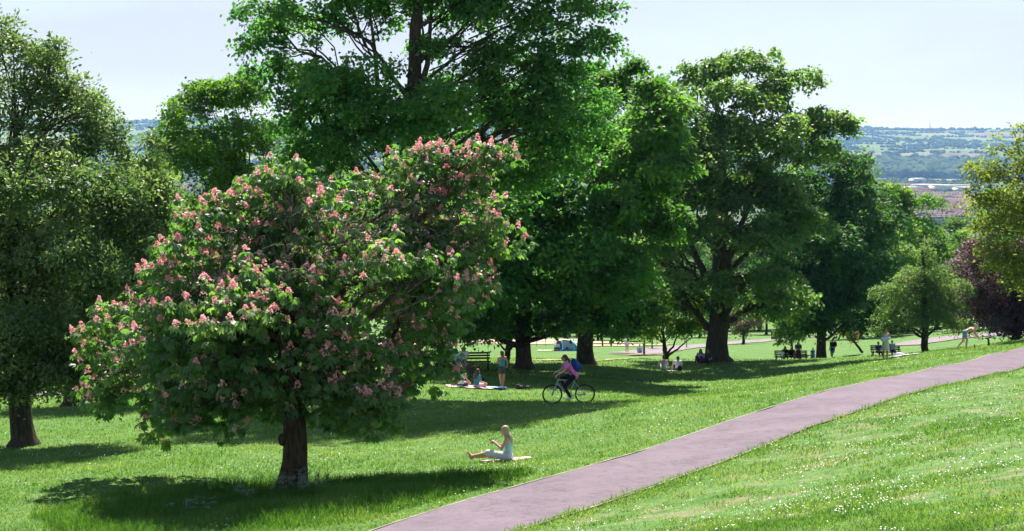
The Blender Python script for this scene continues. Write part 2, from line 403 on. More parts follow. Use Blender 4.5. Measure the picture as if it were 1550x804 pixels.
# draped sheets -------------------------------------------------------
def ribbon(name, P, width, lift, mat, n=30, jitter=0.0, cols=7, thick=None):
    L = spline(P, n); T = np.gradient(L, axis=0); T /= np.linalg.norm(T, axis=1)[:, None]; Nn = np.stack([T[:, 1], -T[:, 0]], -1)
    if np.isscalar(width): width = (-width / 2, width / 2)
    u = np.linspace(width[0], width[1], cols)
    X = L[:, None] + Nn[:, None] * u[None, :, None]
    if jitter:
        for e in (0, -1):
            X[:, e] += Nn * (jitter * (vnoise(np.arange(len(L)), np.zeros(len(L)), 7, 5 + e) - .5))[:, None]
    Z = height(X[..., 0], X[..., 1]) + lift
    V = np.concatenate([X, Z[..., None]], -1).reshape(-1, 3); K = len(L)
    i = (np.arange(K - 1)[:, None] * cols + np.arange(cols - 1)[None]).ravel()
    q = [np.stack([i, i + 1, i + cols + 1, i + cols], -1)]
    if thick:
        V2 = V.copy(); V2[:, 2] -= thick; n0 = len(V); V = np.vstack([V, V2])
        for e in (0, cols - 1):
            k = np.arange(K - 1) * cols + e; q.append(np.stack([k, k + cols, k + cols + n0, k + n0], -1))
        q = [np.vstack(q)]
    me = mesh_np(name, V, q, mat, smooth=not thick); return link(name, me)
def tarmac(name, c, c2):
    m, nt, nd, lk = nodes(name)
    geo = N(nt, 'ShaderNodeNewGeometry')
    a = N(nt, 'ShaderNodeTexNoise'); a.inputs['Scale'].default_value = .8; a.inputs['Detail'].default_value = 6; lk.new(geo.outputs['Position'], a.inputs['Vector'])
    b = N(nt, 'ShaderNodeTexNoise'); b.inputs['Scale'].default_value = 38; b.inputs['Detail'].default_value = 4; lk.new(geo.outputs['Position'], b.inputs['Vector'])
    r = ramp(nt, [(.3, c), (.7, c2)]); lk.new(a.outputs['Fac'], r.inputs[0])
    c_ = N(nt, 'ShaderNodeTexNoise'); c_.inputs['Scale'].default_value = 2.6; c_.inputs['Detail'].default_value = 10; c_.inputs['Distortion'].default_value = 1.5; lk.new(geo.outputs['Position'], c_.inputs['Vector'])
    rc = ramp(nt, [(.30, (.70, .70, .68)), (.48, (1, 1, 1)), (.70, (1.14, 1.12, 1.08))]); lk.new(c_.outputs['Fac'], rc.inputs[0])
    mw = N(nt, 'ShaderNodeMix', data_type='RGBA', blend_type='MULTIPLY'); mw.inputs[0].default_value = .8; lk.new(r.outputs[0], mw.inputs[6]); lk.new(rc.outputs[0], mw.inputs[7])
    rb = ramp(nt, [(.3, (.62, .62, .62)), (.7, (1.3, 1.3, 1.3))]); lk.new(b.outputs['Fac'], rb.inputs[0])
    mx = N(nt, 'ShaderNodeMix', data_type='RGBA', blend_type='MULTIPLY'); mx.inputs[0].default_value = .75; lk.new(mw.outputs[2], mx.inputs[6]); lk.new(rb.outputs[0], mx.inputs[7])
    p = N(nt, 'ShaderNodeBsdfPrincipled'); p.inputs['Roughness'].default_value = .9; p.inputs['Specular IOR Level'].default_value = .2; lk.new(mx.outputs[2], p.inputs['Base Color'])
    bp = N(nt, 'ShaderNodeBump'); bp.inputs['Strength'].default_value = .4; bp.inputs['Distance'].default_value = .01; lk.new(b.outputs['Fac'], bp.inputs['Height']); lk.new(bp.outputs[0], p.inputs['Normal'])
    o = N(nt, 'ShaderNodeOutputMaterial'); lk.new(p.outputs[0], o.inputs[0]); return m
TAR = tarmac('pinkish_tarmac', (.118, .092, .118), (.160, .125, .158))
TARF = tarmac('pale_tarmac', (.18, .15, .17), (.23, .19, .215))
tag(ribbon('path', PC, (-PW, PW), .032, TAR, 40, .16, 9), 'pinkish grey tarmac footpath climbing across the hillside', 'path', kind='structure')
KERB = plain('pale_edging', (.25, .235, .18), .9, .5, 2.5)
tag(ribbon('path_edging', PC, (-PW - .055, -PW - .005), .036, KERB, 40, 0, 2, thick=.12), 'thin pale concrete edging along the downhill side of the path', 'kerb', kind='structure')
tag(ribbon('path_edging', PC[2:5], (PW + .005, PW + .06), .038, KERB, 40, 0, 2, thick=.12), 'thin pale concrete edging on the near side of the path', 'kerb', kind='structure')
def pl(*a): return [tuple(place(px, d)[:2]) for px, d in a]
tag(ribbon('far_path', pl((-150, 74), (60, 75), (220, 80), (420, 98)), 2.4, .05, TARF), 'pale tarmac path running behind the trees on the left', 'path', kind='structure')
tag(ribbon('far_path', pl((960, 128), (1060, 150), (1140, 162), (1190, 176), (1255, 196)), 5.0, .06, TARF), 'grey tarmac path beyond the big maple trunk', 'path', kind='structure')
tag(ribbon('far_path', pl((1360, 118), (1440, 122), (1540, 120), (1680, 112)), 4.2, .06, TARF), 'pale tarmac path beyond the feathery tree on the right', 'path', kind='structure')
SAND = plain('playground_sand', (.42, .29, .22), .95, .2, .5)
tag(ribbon('sand', pl((560, 165), (700, 172), (800, 172), (880, 160)), 15, .07, SAND, jitter=4), 'pinkish sandy playground surface beyond the field', 'ground', kind='structure')
tag(ribbon('sand', pl((880, 150), (940, 152), (1010, 160)), 4, .07, SAND, jitter=2), 'strip of worn sandy ground beside the playground', 'ground', kind='structure')
SOIL = plain('bare_soil', (.20, .145, .10), .95, .35, 1.5)
tag(ribbon('soil', pl((944, 124), (970, 125), (998, 126)), 5.5, .06, SOIL, jitter=2.5), 'bare soil patch round the small saplings in the field', 'ground', kind='structure')
tag(ribbon('soil', pl((800, 84), (880, 88), (960, 98), (1030, 108)), .9, .06, plain('worn_turf', (.27, .25, .12), .95, .3, 2), jitter=.8), 'worn dry line across the grass', 'ground', kind='structure')
# ------------------------------------------------------------------ vegetation
BARK = bark_mat('dark_bark', (.035, .028, .020), (.095, .075, .055))
BARKR = bark_mat('brown_bark', (.030, .021, .014), (.105, .075, .05))
TWIG = bark_mat('pale_twigs', (.09, .078, .065), (.22, .19, .16))
def unit(v): return v / (np.linalg.norm(v, axis=-1, keepdims=True) + 1e-9)

def sample_clumps(C, R, nc, rng, lo=.58, inner=.5):
    """points in the outer shells of a set of ellipsoids"""
    wgt = (R[:, 0] * R[:, 1] + R[:, 1] * R[:, 2] + R[:, 0] * R[:, 2]); wgt = wgt / wgt.sum()
    P = []; O = []; need = nc
    while need > 0:
        k = rng.choice(len(C), size=need * 2, p=wgt); D = unit(rng.normal(size=(len(k), 3)))
        rr = lo + (1.04 - lo) * rng.random(len(k)) ** .6
        rr *= 1 + .13 * np.sin(D[:, 0] * 5 + k * 1.7) * np.cos(D[:, 2] * 6 + k) + .07 * rng.normal(size=len(k))
        p = C[k] + R[k] * D * rr[:, None]
        bad = np.zeros(len(k), bool)
        for j in range(len(C)):
            q = (((p - C[j]) / R[j]) ** 2).sum(1); bad |= (q < inner ** 2) & (k != j)
        ok = ~bad; P.append(p[ok]); O.append(unit(D[ok] / R[k[ok]])); need -= int(ok.sum())
        if len(P) > 12: break
    return np.vstack(P)[:nc], np.vstack(O)[:nc]

def sublobes(C, R, rng, size=1.5, fill=1.0):
    """break every crown mass into smaller foliage masses on its shell"""
    c2 = []; r2 = []
    for c, r in zip(C, R):
        area = 4 * np.pi * ((r[0] * r[1]) ** 1.6 / 3 + (r[0] * r[2]) ** 1.6 / 3 + (r[1] * r[2]) ** 1.6 / 3) ** (1 / 1.6)
        s = min(size, .62 * r.min()); n = int(np.clip(fill * area / (np.pi * s * s) * .80, 4, 60))
        k = np.arange(n) + .5; ph = np.arccos(1 - 2 * k / n); th = np.pi * (1 + 5 ** .5) * k + rng.uniform(0, 6.28)
        D = np.stack([np.sin(ph) * np.cos(th), np.sin(ph) * np.sin(th), np.cos(ph)], -1) + rng.normal(size=(n, 3)) * .18; D = unit(D)
        p = c + (r - s * .55) * D * rng.uniform(.60, 1.20, n)[:, None]
        ss = s * rng.uniform(.6, 1.25, n); c2.append(p); r2.append(np.stack([ss * 1.2, ss * 1.2, ss * .58], -1))
    return np.vstack(c2), np.vstack(r2)
def leaf_cards(P, O, per, L, W, cr, rng, droop=.25, flat=.9, rnd=.6):
    nc = len(P); n = nc * per
    nrm = unit(np.array([0, 0, flat]) + O * .6 + rng.normal(size=(nc, 3)) * .28)
    a = unit(np.cross(nrm, rng.normal(size=(nc, 3)))); b = np.cross(nrm, a)
    cs = cr * rng.uniform(.55, 1.35, nc)
    g = rng.normal(size=(nc, per, 2)) * .5; th = rng.normal(size=(nc, per)) * .20
    off = (g[..., :1] * a[:, None] + g[..., 1:] * b[:, None] + (th - .28 * (g ** 2).sum(-1))[..., None] * nrm[:, None]) * cs[:, None, None]
    p = (P[:, None] + off).reshape(-1, 3)
    N_ = unit(np.repeat(nrm, per, 0) + rng.normal(size=(n, 3)) * rnd)
    t = unit(off.reshape(-1, 3) + rng.normal(size=(n, 3)) * .5 * cs.repeat(per)[:, None]); t[:, 2] -= droop
    t = unit(t - (t * N_).sum(1, keepdims=True) * N_); s = np.cross(N_, t)
    l = L * rng.uniform(.6, 1.25, n)[:, None]; w_ = l * W / L
    v = np.stack([p, p + t * l * .45 + s * w_ * .5 + N_ * l * .10, p + t * l - N_ * l * .06, p + t * l * .45 - s * w_ * .5 + N_ * l * .10], 1).reshape(-1, 3)
    q = np.arange(n * 4).reshape(-1, 4)
    tint = np.clip(rng.normal(.5, .22, n) + np.repeat(rng.normal(0, .16, nc), per), 0, 1)
    return v, q, tint

def sample_subs(C, R, nc, rng):
    w_ = R[:, 0] ** 2; k = rng.choice(len(C), size=nc, p=w_ / w_.sum()); D = rng.normal(size=(nc, 3)); D[:, 2] = np.where(D[:, 2] < 0, D[:, 2] * .45, D[:, 2]); D = unit(D)
    rr = .55 + .45 * rng.random(nc) ** .5; return C[k] + R[k] * D * rr[:, None] * (1 + .1 * rng.normal(size=nc))[:, None], unit(D + [0, 0, .15])
def bez(a, b, c, d, n):
    t = np.linspace(0, 1, n)[:, None]
    return a * (1 - t) ** 3 + 3 * b * t * (1 - t) ** 2 + 3 * c * t * t * (1 - t) + d * t ** 3

def wobble(P, amp, rng):
    n = len(P); w = np.cumsum(rng.normal(size=(n, 3)), 0); w -= np.linspace(0, 1, n)[:, None] * w[-1]
    return P + w * amp / math.sqrt(n)

def tree(name, label, cat, px, d, lobes, leaf, nleaf, L=.2, W=.14, cr=.75, tr=.5, per=34, seed=1, lean=0.0, top=.8, group=None, bark=None, fork=None, dens=1.0,
         sub=6, lo=.58, base=None, flare=1.7, droop=.25, rnd=.6, flat=.9, limb=.28, world=False, sl=1.5, fill=1.0):
    """lobes: (px, py, half width px, half height px, depth offset m[, half depth m]) of the crown as seen from the photograph's side, built at real size round the trunk"""
    rng = np.random.default_rng(seed)
    b = place(px, d) if base is None else np.array(base, float)
    C = []; R = []
    if world:
        for l in lobes: C.append(b + np.array(l[:3])); R.append(l[3:6])
    else:
        for l in lobes:
            c = at(l[0], l[1], d + l[4]); m = (d + l[4]) / F
            C.append(c); rx, rz = l[2] * m, l[3] * m
            R.append((rx, l[5] if len(l) > 5 else .5 * (rx + rz) * .95, rz))
    C = np.array(C); R = np.array(R)
    nc = max(8, int(nleaf * dens / per))
    if sl:
        C2, R2 = sublobes(C, R, rng, sl, fill); inn = np.zeros(len(C2), bool)
        for j in range(len(C)): inn |= (((C2 - C[j]) / R[j]) ** 2).sum(1) < .34
        C2, R2 = C2[~inn], R2[~inn]; n_out = int(nc * .93)
        P, O = sample_subs(C2, R2, n_out, rng); Pi, Oi = sample_clumps(C, R, nc - n_out, rng, .3, .0); P = np.vstack([P, Pi]); O = np.vstack([O, Oi])
    else: P, O = sample_clumps(C, R, nc, rng, lo)
    v, q, tint = leaf_cards(P, O, per, L, W, cr, rng, droop, flat, rnd)
    root = empty(name, tuple(b), 0, label, cat, group)
    link('crown', mesh_np('crown', v - b, q, leaf, attr=tint), root)
    # trunk and limbs
    zt = C[:, 2].max() - b[2]; cx = (C * R[:, :1]).sum(0) / R[:, 0].sum()
    m = MB(); hgt = zt * top
    axis = lambda f: b + np.array([lean * f * hgt + (cx[0] - b[0]) * f * f * .7, (cx[1] - b[1]) * f * f * .7, hgt * f])
    fr = np.linspace(0, 1, 16); A = np.array([axis(f) for f in fr]); A = wobble(A, tr * .35, rng); A[0] = b - [0, 0, .3]
    rr = tr * (1 - fr) ** .75 * .9 + .05; rr[0] = tr * flare; rr[1] = max(rr[1], tr * .98)
    A2 = np.vstack([A[:1], b + [0, 0, .02], b + [0, 0, .35 * tr + .12], A[1:]]); r2 = np.concatenate([[tr * flare], [tr * flare * .9], [tr * 1.12], rr[1:]])
    m.tube(A2 - b, r2, 12)
    mb2 = MB(); low = (C[:, 2] - R[:, 2]).min() - b[2]
    for i in range(len(C)):
        c = C[i]; h = np.linalg.norm((c - cx)[:2]); f0 = np.clip((c[2] - b[2] - .75 * h) / hgt, max(.12, .8 * low / hgt), .88)
        s = axis(f0); rs = max(.05, limb * tr * (1.15 - f0) * min(1.4, R[i].mean() / 2.5 + .4))
        mid = s + (c - s) * .4 + np.array([0, 0, .12 * np.linalg.norm(c - s)])
        B = wobble(bez(s, s + (c - s) * .2 + [0, 0, .1], mid, c, 11), .12 * np.linalg.norm(c - s) * .6, rng)
        m.tube(B - b, np.linspace(rs, rs * .32, 11), 7)
        k = rng.choice(len(P), size=min(len(P), 400), replace=False); dd = (((P[k] - c) / R[i]) ** 2).sum(1); k = k[dd < 1.5][:sub]
        for j in k:
            s2 = B[rng.integers(4, 11)]; e = P[j]; ln = np.linalg.norm(e - s2)
            Q = wobble(bez(s2, s2 + (e - s2) * .3 + [0, 0, .12 * ln], s2 + (e - s2) * .7 + [0, 0, .1 * ln], e, 7), .12 * ln, rng)
            mb2.tube(Q - b, np.linspace(rs * .34, .012, 7), 4, cap=False)
    if fork:
        for (fx, f_h, tx, ty, r0) in fork:       # extra stems: to photo pixel tx,ty
            e = at(tx, ty, d); s = axis(f_h)
            Q = wobble(bez(s, s + [0, 0, .3 * (e[2] - s[2])], s + (e - s) * .6 + [fx * 1.0, 0, 0], e, 12), min(.5, .07 * np.linalg.norm(e - s)), rng)
            m.tube(Q - b, np.linspace(r0, r0 * .12, 12), 9)
    link('trunk', m.mesh('trunk', bark or BARK, True), root)
    if mb2.v: link('branches', mb2.mesh('branches', bark or BARK, True), root)
    return root

G_LIME = leaf_mat('lime_leaves', (.050, .115, .018), (.088, .175, .026), (.17, .26, .045), .46)
G_MAPLE = leaf_mat('maple_leaves', (.034, .108, .032), (.070, .168, .044), (.165, .26, .075), .50, (1.6, 2.2, .9))
G_DARK = leaf_mat('dark_maple_leaves', (.020, .068, .030), (.038, .100, .036), (.09, .16, .055), .40)
G_SYC = leaf_mat('sycamore_leaves', (.040, .098, .032), (.092, .162, .050), (.23, .29, .12), .46, rough=.5, spec=.3)
G_OLIVE = leaf_mat('grey_green_leaves', (.042, .088, .036), (.10, .150, .064), (.27, .31, .17), .42, rough=.5, spec=.32)
G_YEL = leaf_mat('yellow_green_leaves', (.085, .115, .028), (.17, .20, .045), (.30, .31, .09), .42)
G_FRESH = leaf_mat('fresh_leaves', (.060, .125, .026), (.11, .18, .042), (.20, .26, .075), .46)
G_FEATH = leaf_mat('feathery_leaves', (.060, .110, .042), (.11, .165, .07), (.20, .25, .12), .42)
G_FAR = leaf_mat('background_leaves', (.045, .095, .028), (.075, .135, .038), (.14, .20, .06), .38)
G_PUR = leaf_mat('purple_leaves', (.045, .024, .034), (.105, .068, .088), (.28, .22, .26), .22, (1.7, .8, .9))
G_RED = leaf_mat('reddish_leaves', (.12, .07, .04), (.24, .13, .08), (.36, .22, .14), .3, (1.5, 1.1, .9))
G_CHE = leaf_mat('chestnut_leaves', (.032, .090, .030), (.078, .145, .050), (.20, .26, .12), .46, (1.9, 2.5, .8), .45, .4)

# left edge tree
tree('grey_green_tree', 'tall dense grey green tree rising at the left edge behind the flowering tree', 'tree', 36, 45,
     [(20, 130, 70, 80, 0), (-70, 180, 110, 150, 0), (85, 190, 62, 70, .5), (150, 270, 70, 75, 0), (60, 300, 120, 110, -1.5), (200, 360, 58, 80, 0), (150, 450, 80, 90, 0), (30, 440, 130, 110, -1),
      (-80, 420, 110, 150, 0), (60, 555, 90, 46, -1), (135, 550, 42, 50, 0), (-40, 560, 80, 56, .5), (95, 575, 50, 26, -1.5), (20, 590, 40, 16, -1.2), (200, 262, 26, 32, .4), (62, 105, 24, 40, .6), (88, 85, 9, 30, .3), (112, 140, 22, 34, .2), (142, 178, 18, 40, 0), (150, 160, 7, 24, .4), (0, 70, 34, 34, 0), (18, 55, 10, 26, .2), (232, 235, 8, 36, .3), (180, 215, 10, 34, -.2), (245, 290, 18, 30, .2), (252, 350, 14, 34, 0), (-30, 40, 30, 40, 0), (215, 420, 34, 50, -.6), (100, 380, 80, 60, -3)],
     G_OLIVE, 140000, .155, .075, .42, .36, 32, 11, lean=-.04, droop=-.25, rnd=.9, flat=.6, limb=.35, lo=.5, sl=1.15, fill=1.05)
tree('grey_green_tree', 'darker tree standing close behind the tall tree at the left edge', 'tree', 112, 62,
     [(120, 420, 80, 90, 0), (190, 460, 75, 80, 0), (60, 480, 90, 70, 0), (215, 330, 60, 70, 0), (130, 540, 70, 40, 0), (225, 545, 50, 45, 0), (150, 330, 80, 80, 0)],
     G_OLIVE, 60000, .16, .09, .6, .42, 34, 12, fill=1.1)
# tree between
tree('sapling_tree', 'light green tree whose crown fills the gap right of the left edge tree', 'tree', 232, 92,
     [(218, 300, 55, 60, 0), (255, 340, 60, 70, 0), (200, 360, 60, 70, 0), (240, 430, 70, 70, 0), (280, 480, 70, 50, 0), (232, 258, 26, 20, 0)],
     G_FRESH, 38000, .22, .14, .6, .3, 30, 13)
tree('lime_tree', 'bright green lime tree left of the tallest tree, its top against the sky', 'tree', 395, 80,
     [(315, 200, 62, 75, 0), (375, 180, 62, 60, 0), (290, 270, 62, 70, 0), (420, 260, 80, 80, 0), (350, 320, 100, 80, 0), (430, 390, 90, 80, 0), (320, 420, 90, 70, 0), (300, 145, 32, 25, 0), (360, 135, 40, 25, 0), (262, 215, 25, 40, 0), (400, 480, 100, 50, 0)],
     G_LIME, 100000, .21, .15, .55, .42, 32, 14, fill=1.2, droop=.35)
# tallest tree with several stems
tree('tall_maple_tree', 'tallest tree, several dark upright stems, its crown reaching above the top of the frame', 'tree', 604, 58,
     [(425, 45, 62, 62, 0), (400, 95, 42, 30, .5), (470, 130, 62, 36, 0), (500, 20, 90, 80, 0), (530, 120, 70, 60, -2.5), (600, -60, 150, 90, 0), (640, 30, 85, 70, 2), (700, 70, 70, 50, 0), (745, -10, 95, 70, 0), (840, 15, 72, 42, 0),
      (900, 18, 44, 22, 0), (790, 75, 72, 38, 0), (880, 62, 50, 24, 0), (500, -130, 120, 80, 0), (720, -110, 130, 80, 0), (610, -200, 140, 70, 0), (800, -90, 110, 66, 0), (895, -48, 62, 40, 0), (830, 175, 60, 46, 0), (872, 135, 46, 40, 1), (810, 235, 66, 50, 1), (880, 200, 46, 44, 2), (755, 290, 66, 55, 0), (780, -190, 110, 60, 0), (560, 190, 80, 55, -2), (700, 150, 80, 45, 1.5), (480, 200, 70, 50, 0), (640, 165, 70, 50, -3), (780, 140, 70, 40, 0), (850, 120, 50, 38, 0), (500, 290, 90, 60, 0), (590, 330, 100, 60, 0)],
     G_MAPLE, 125000, .19, .145, .48, .55, 34, 15, sl=1.35, fill=.8, top=.95, droop=.35, sub=9, limb=.32, lo=.5,
     fork=[(-.6, .12, 560, 20, .36), (.8, .14, 655, -10, .40), (1.5, .3, 760, 130, .26), (2.2, .32, 850, 85, .2), (-1.4, .36, 430, 120, .17), (-2.0, .3, 480, 60, .2)])
tree('round_maple_tree', 'broad saturated green maple with low hanging skirt, its trunk behind the cyclist', 'tree', 793, 75,
     [(740, 230, 90, 75, 0), (830, 215, 90, 70, 0), (900, 260, 72, 70, 0), (860, 330, 100, 86, -5), (940, 340, 52, 80, -5), (925, 265, 50, 50, -5), (750, 330, 95, 90, -2), (700, 410, 90, 80, 0), (800, 420, 86, 58, -4.5), (900, 430, 85, 75, 0), (945, 430, 45, 66, -4),
      (720, 480, 70, 40, 0), (858, 474, 50, 32, -1), (640, 440, 60, 70, 0), (915, 476, 46, 30, 0), (780, 480, 60, 35, 2.5), (895, 190, 40, 40, 0), (800, 170, 60, 35, 0)],
     G_MAPLE, 80000, .26, .20, .52, .42, 30, 16, sl=1.7, fill=.78, droop=.5, limb=.3)
tree('maple_tree', 'pale green maple behind the round maple, its bare trunk just right of the cyclist', 'tree', 886, 82,
     [(880, 420, 64, 64, 0), (925, 390, 56, 74, 0), (840, 380, 64, 74, 0), (893, 472, 44, 32, 0), (940, 470, 42, 42, 0), (930, 230, 50, 62, 0), (915, 150, 34, 44, -3), (965, 150, 44, 46, -10), (1000, 165, 34, 52, -13, 3.0), (950, 200, 44, 56, -6), (985, 245, 42, 56, -11), (950, 310, 56, 62, 0), (990, 320, 36, 50, -11),
      (895, 112, 22, 24, 0), (960, 102, 18, 14, -4), (1008, 235, 38, 60, -14, 3.0), (935, 118, 20, 20, -3)],
     leaf_mat('mid_maple_leaves', (.034, .102, .028), (.070, .155, .038), (.15, .24, .065), .46), 62000, .26, .19, .55, .48, 30, 17, limb=.24, droop=.4, top=.85, fill=.6, sl=1.6)
tree('small_park_tree', 'small shade tree with slim trunk beside the picnic bench', 'tree', 667, 72,
     [(640, 470, 60, 42, 0), (700, 465, 60, 40, 0), (665, 430, 70, 50, 0), (620, 500, 36, 22, 0), (725, 498, 34, 16, -1)], G_MAPLE, 24000, .2, .15, .7, .24, 34, 18, droop=.5)
tree('forked_tree', 'slim forked tree just left of the cyclist\'s maple trunk', 'tree', 766, 80,
     [(750, 470, 45, 35, 0), (790, 460, 50, 38, 0), (765, 430, 60, 45, 0)], G_MAPLE, 14000, .2, .15, .7, .15, 34, 19, lean=.10,
     fork=[(.3, .15, 785, 505, .09), (-.3, .12, 752, 500, .08)])
# big right maple
tree('spreading_sycamore', 'huge domed sycamore on a thick flared trunk right of centre', 'tree', 1085, 90,
     [(1135, 105, 62, 34, 0), (1065, 118, 42, 28, .5), (1020, 130, 34, 26, 0), (1185, 130, 48, 38, 0), (1085, 165, 75, 44, -3), (1150, 190, 75, 50, -3.5), (1245, 190, 44, 28, 0), (1215, 215, 60, 40, 0), (1010, 200, 58, 56, -5), (1055, 250, 72, 44, -5.5), (1005, 290, 45, 56, -6),
      (1140, 275, 80, 44, -5.5), (1040, 335, 65, 34, -4), (1105, 350, 80, 38, -7.5), (1190, 330, 60, 46, -4.5), (1010, 400, 56, 42, -7), (1130, 425, 80, 36, -6.5), (1170, 455, 70, 38, 0), (1020, 450, 58, 36, 0), (975, 360, 34, 50, 0), (1085, 250, 80, 80, 4.5), (1275, 188, 22, 14, 0)],
     G_SYC, 74000, .28, .19, .50, .70, 30, 20, sl=1.6, fill=.72, top=.85, flare=1.85, limb=.34, lo=.62, sub=10, droop=.3,
     fork=[(-1.5, .2, 1045, 250, .34), (1.2, .22, 1140, 210, .34), (-3, .2, 985, 330, .2), (2.5, .26, 1180, 270, .24), (-2.5, .16, 965, 400, .14), (2.5, .25, 1200, 380, .2)])
tree('dark_maple_tree', 'very dark dense maple shading the people on the bench', 'tree', 1243, 108,
     [(1230, 290, 75, 60, 0), (1300, 320, 58, 55, 0), (1180, 370, 70, 60, 0), (1250, 380, 85, 70, -3), (1325, 380, 44, 60, 0), (1290, 440, 65, 50, 0), (1220, 450, 80, 48, -2), (1300, 480, 45, 26, 0), (1180, 440, 60, 50, 0), (1250, 485, 55, 26, 0), (1265, 260, 45, 40, 0)],
     G_DARK, 60000, .28, .20, .60, .38, 34, 22, droop=.45, limb=.3)
# trees beyond, right
for i, (px, d, lb, lobes, mat) in enumerate([
    (1300, 150, 'tallest pale pointed tree right behind the dark maple', [(1300, 285, 34, 36, 0), (1290, 340, 50, 50, 0), (1310, 250, 14, 16, 0), (1320, 400, 55, 60, 0), (1290, 460, 60, 40, 0), (1305, 240, 6, 12, 0)], G_FRESH),
    (1352, 165, 'pale pointed tree with a double tip below the roofs of the town', [(1345, 300, 13, 26, 0), (1368, 310, 11, 28, 0), (1350, 350, 34, 40, 0), (1360, 410, 40, 50, 0), (1352, 470, 44, 36, 0)], G_FRESH),
    (1398, 190, 'round topped mid green tree just below the terraced roofs', [(1395, 325, 26, 28, 0), (1385, 370, 36, 40, 0), (1405, 400, 36, 40, 0), (1395, 450, 44, 40, 0)], G_LIME),
    (1440, 200, 'bushy green tree behind the feathery tree', [(1432, 365, 26, 26, 0), (1445, 345, 20, 18, 0), (1425, 400, 36, 40, 0), (1455, 400, 36, 50, 0), (1440, 450, 50, 40, 0)], G_FAR),
    (1490, 180, 'green tree standing behind the purple leaved tree', [(1480, 350, 30, 36, 0), (1510, 340, 40, 50, 0), (1480, 410, 45, 50, 0), (1520, 440, 60, 50, 0), (1560, 380, 60, 70, 0)], G_LIME)]):
    tree('park_edge_tree', lb, 'tree', px, d, lobes, mat, 24000, .36, .26, 1.0, .35, 30, 30 + i, group='trees at the lower edge of the park')
tree('feathery_tree', 'feathery grey green tree with low V shaped limbs standing alone on the lawn', 'tree', 1400, 88,
     [(1400, 410, 30, 40, 0), (1375, 450, 45, 42, 0), (1425, 440, 38, 40, 0), (1350, 482, 38, 24, 0), (1400, 475, 46, 26, -1.5), (1440, 478, 26, 26, 0), (1330, 492, 18, 14, 0), (1405, 375, 12, 16, 0), (1395, 440, 40, 40, 1.5)],
     G_FEATH, 26000, .17, .08, .42, .20, 26, 40, sl=.8, fill=.62, top=.98, flare=1.15, lo=.4, rnd=.9,
     fork=[(-.5, .13, 1374, 492, .11), (.5, .13, 1434, 488, .12), (-.7, .18, 1350, 470, .07), (.6, .22, 1440, 455, .07)])
tree('yellow_green_tree', 'sparse yellow green tree reaching in from the right edge above the purple tree', 'tree', 1650, 84,
     [(1530, 215, 24, 26, 0), (1490, 255, 30, 16, 0), (1535, 270, 40, 30, 0), (1480, 300, 30, 22, 0), (1530, 330, 48, 36, 0), (1475, 345, 26, 20, 0), (1520, 385, 38, 30, -1), (1600, 300, 70, 80, 0), (1600, 400, 60, 60, 0), (1545, 420, 28, 22, -1), (1600, 220, 50, 50, 0), (1505, 225, 13, 9, 0), (1660, 340, 80, 100, 0), (1500, 395, 16, 20, -1)],
     G_YEL, 32000, .21, .14, .52, .45, 22, 41, lo=.3, sl=.9, sub=12, rnd=.8, limb=.3)
tree('purple_plum_tree', 'dark purple leaved tree at the right edge of the lawn', 'tree', 1536, 92,
     [(1484, 388, 34, 34, -2), (1480, 430, 30, 40, 0), (1520, 430, 44, 60, 0), (1495, 480, 42, 28, 0), (1560, 430, 50, 70, 0), (1540, 488, 50, 24, -1), (1485, 368, 14, 12, 0), (1600, 450, 50, 60, 0), (1468, 480, 18, 22, 0)],
     G_PUR, 60000, .16, .12, .55, .28, 30, 42, droop=.4, fill=1.4, sl=1.2)
# small things on the lawn
tree('multi_stem_tree', 'small open tree with several slanting stems left of the sycamore trunk', 'tree', 1009, 92,
     [(985, 480, 32, 24, 0), (1020, 470, 38, 26, 0), (1045, 490, 26, 18, 0), (1000, 450, 36, 24, 0), (1030, 500, 20, 12, -1), (975, 505, 16, 9, 0)],
     G_FRESH, 11000, .17, .12, .5, .13, 26, 43, top=.5, lean=-.12, lo=.3, flare=1.1,
     fork=[(0, .05, 1002, 480, .11), (.4, .05, 1052, 505, .10), (.3, .06, 1030, 480, .09), (-.3, .1, 985, 470, .07)])
tree('young_tree', 'young bright green tree directly behind the bench group', 'tree', 1199, 116, [(1198, 505, 24, 11, 0), (1190, 494, 20, 12, 0), (1210, 495, 20, 12, 0), (1180, 516, 9, 6, 0)], G_FRESH, 3600, .2, .15, .4, .08, 20, 44, flare=1.1, group='young trees on the lawn')
tree('young_tree', 'small yellowish sapling in the bare soil patch', 'tree', 975, 124, [(974, 506, 17, 8, 0), (968, 498, 12, 8, 0), (985, 500, 10, 6, 0)], G_YEL, 1600, .18, .12, .35, .06, 16, 45, flare=1.1, group='young trees on the lawn')
tree('young_tree', 'small reddish sapling at the back of the bare soil patch', 'tree', 987, 140, [(988, 500, 9, 7, 0), (985, 494, 8, 6, 0)], G_RED, 700, .2, .13, .35, .05, 14, 46, flare=1.1, group='young trees on the lawn')
tree('leaning_red_bush', 'small reddish bush like tree leaning on a slanted stem', 'tree', 1306, 112, [(1285, 505, 11, 10, 0), (1293, 510, 9, 7, 0), (1280, 498, 8, 6, 0)], G_RED, 1700, .15, .1, .3, .07, 16, 47, lean=-.55, flare=1.1, top=.95)
tree('pinkish_tree', 'pale pinkish grey tree right beside the sycamore trunk', 'tree', 1125, 150, [(1120, 492, 20, 16, 0), (1135, 480, 22, 16, 0), (1105, 480, 18, 16, 0)], leaf_mat('pinkish_leaves', (.10, .09, .05), (.17, .14, .09), (.27, .21, .15), .3), 6000, .22, .15, .5, .14, 20, 48)

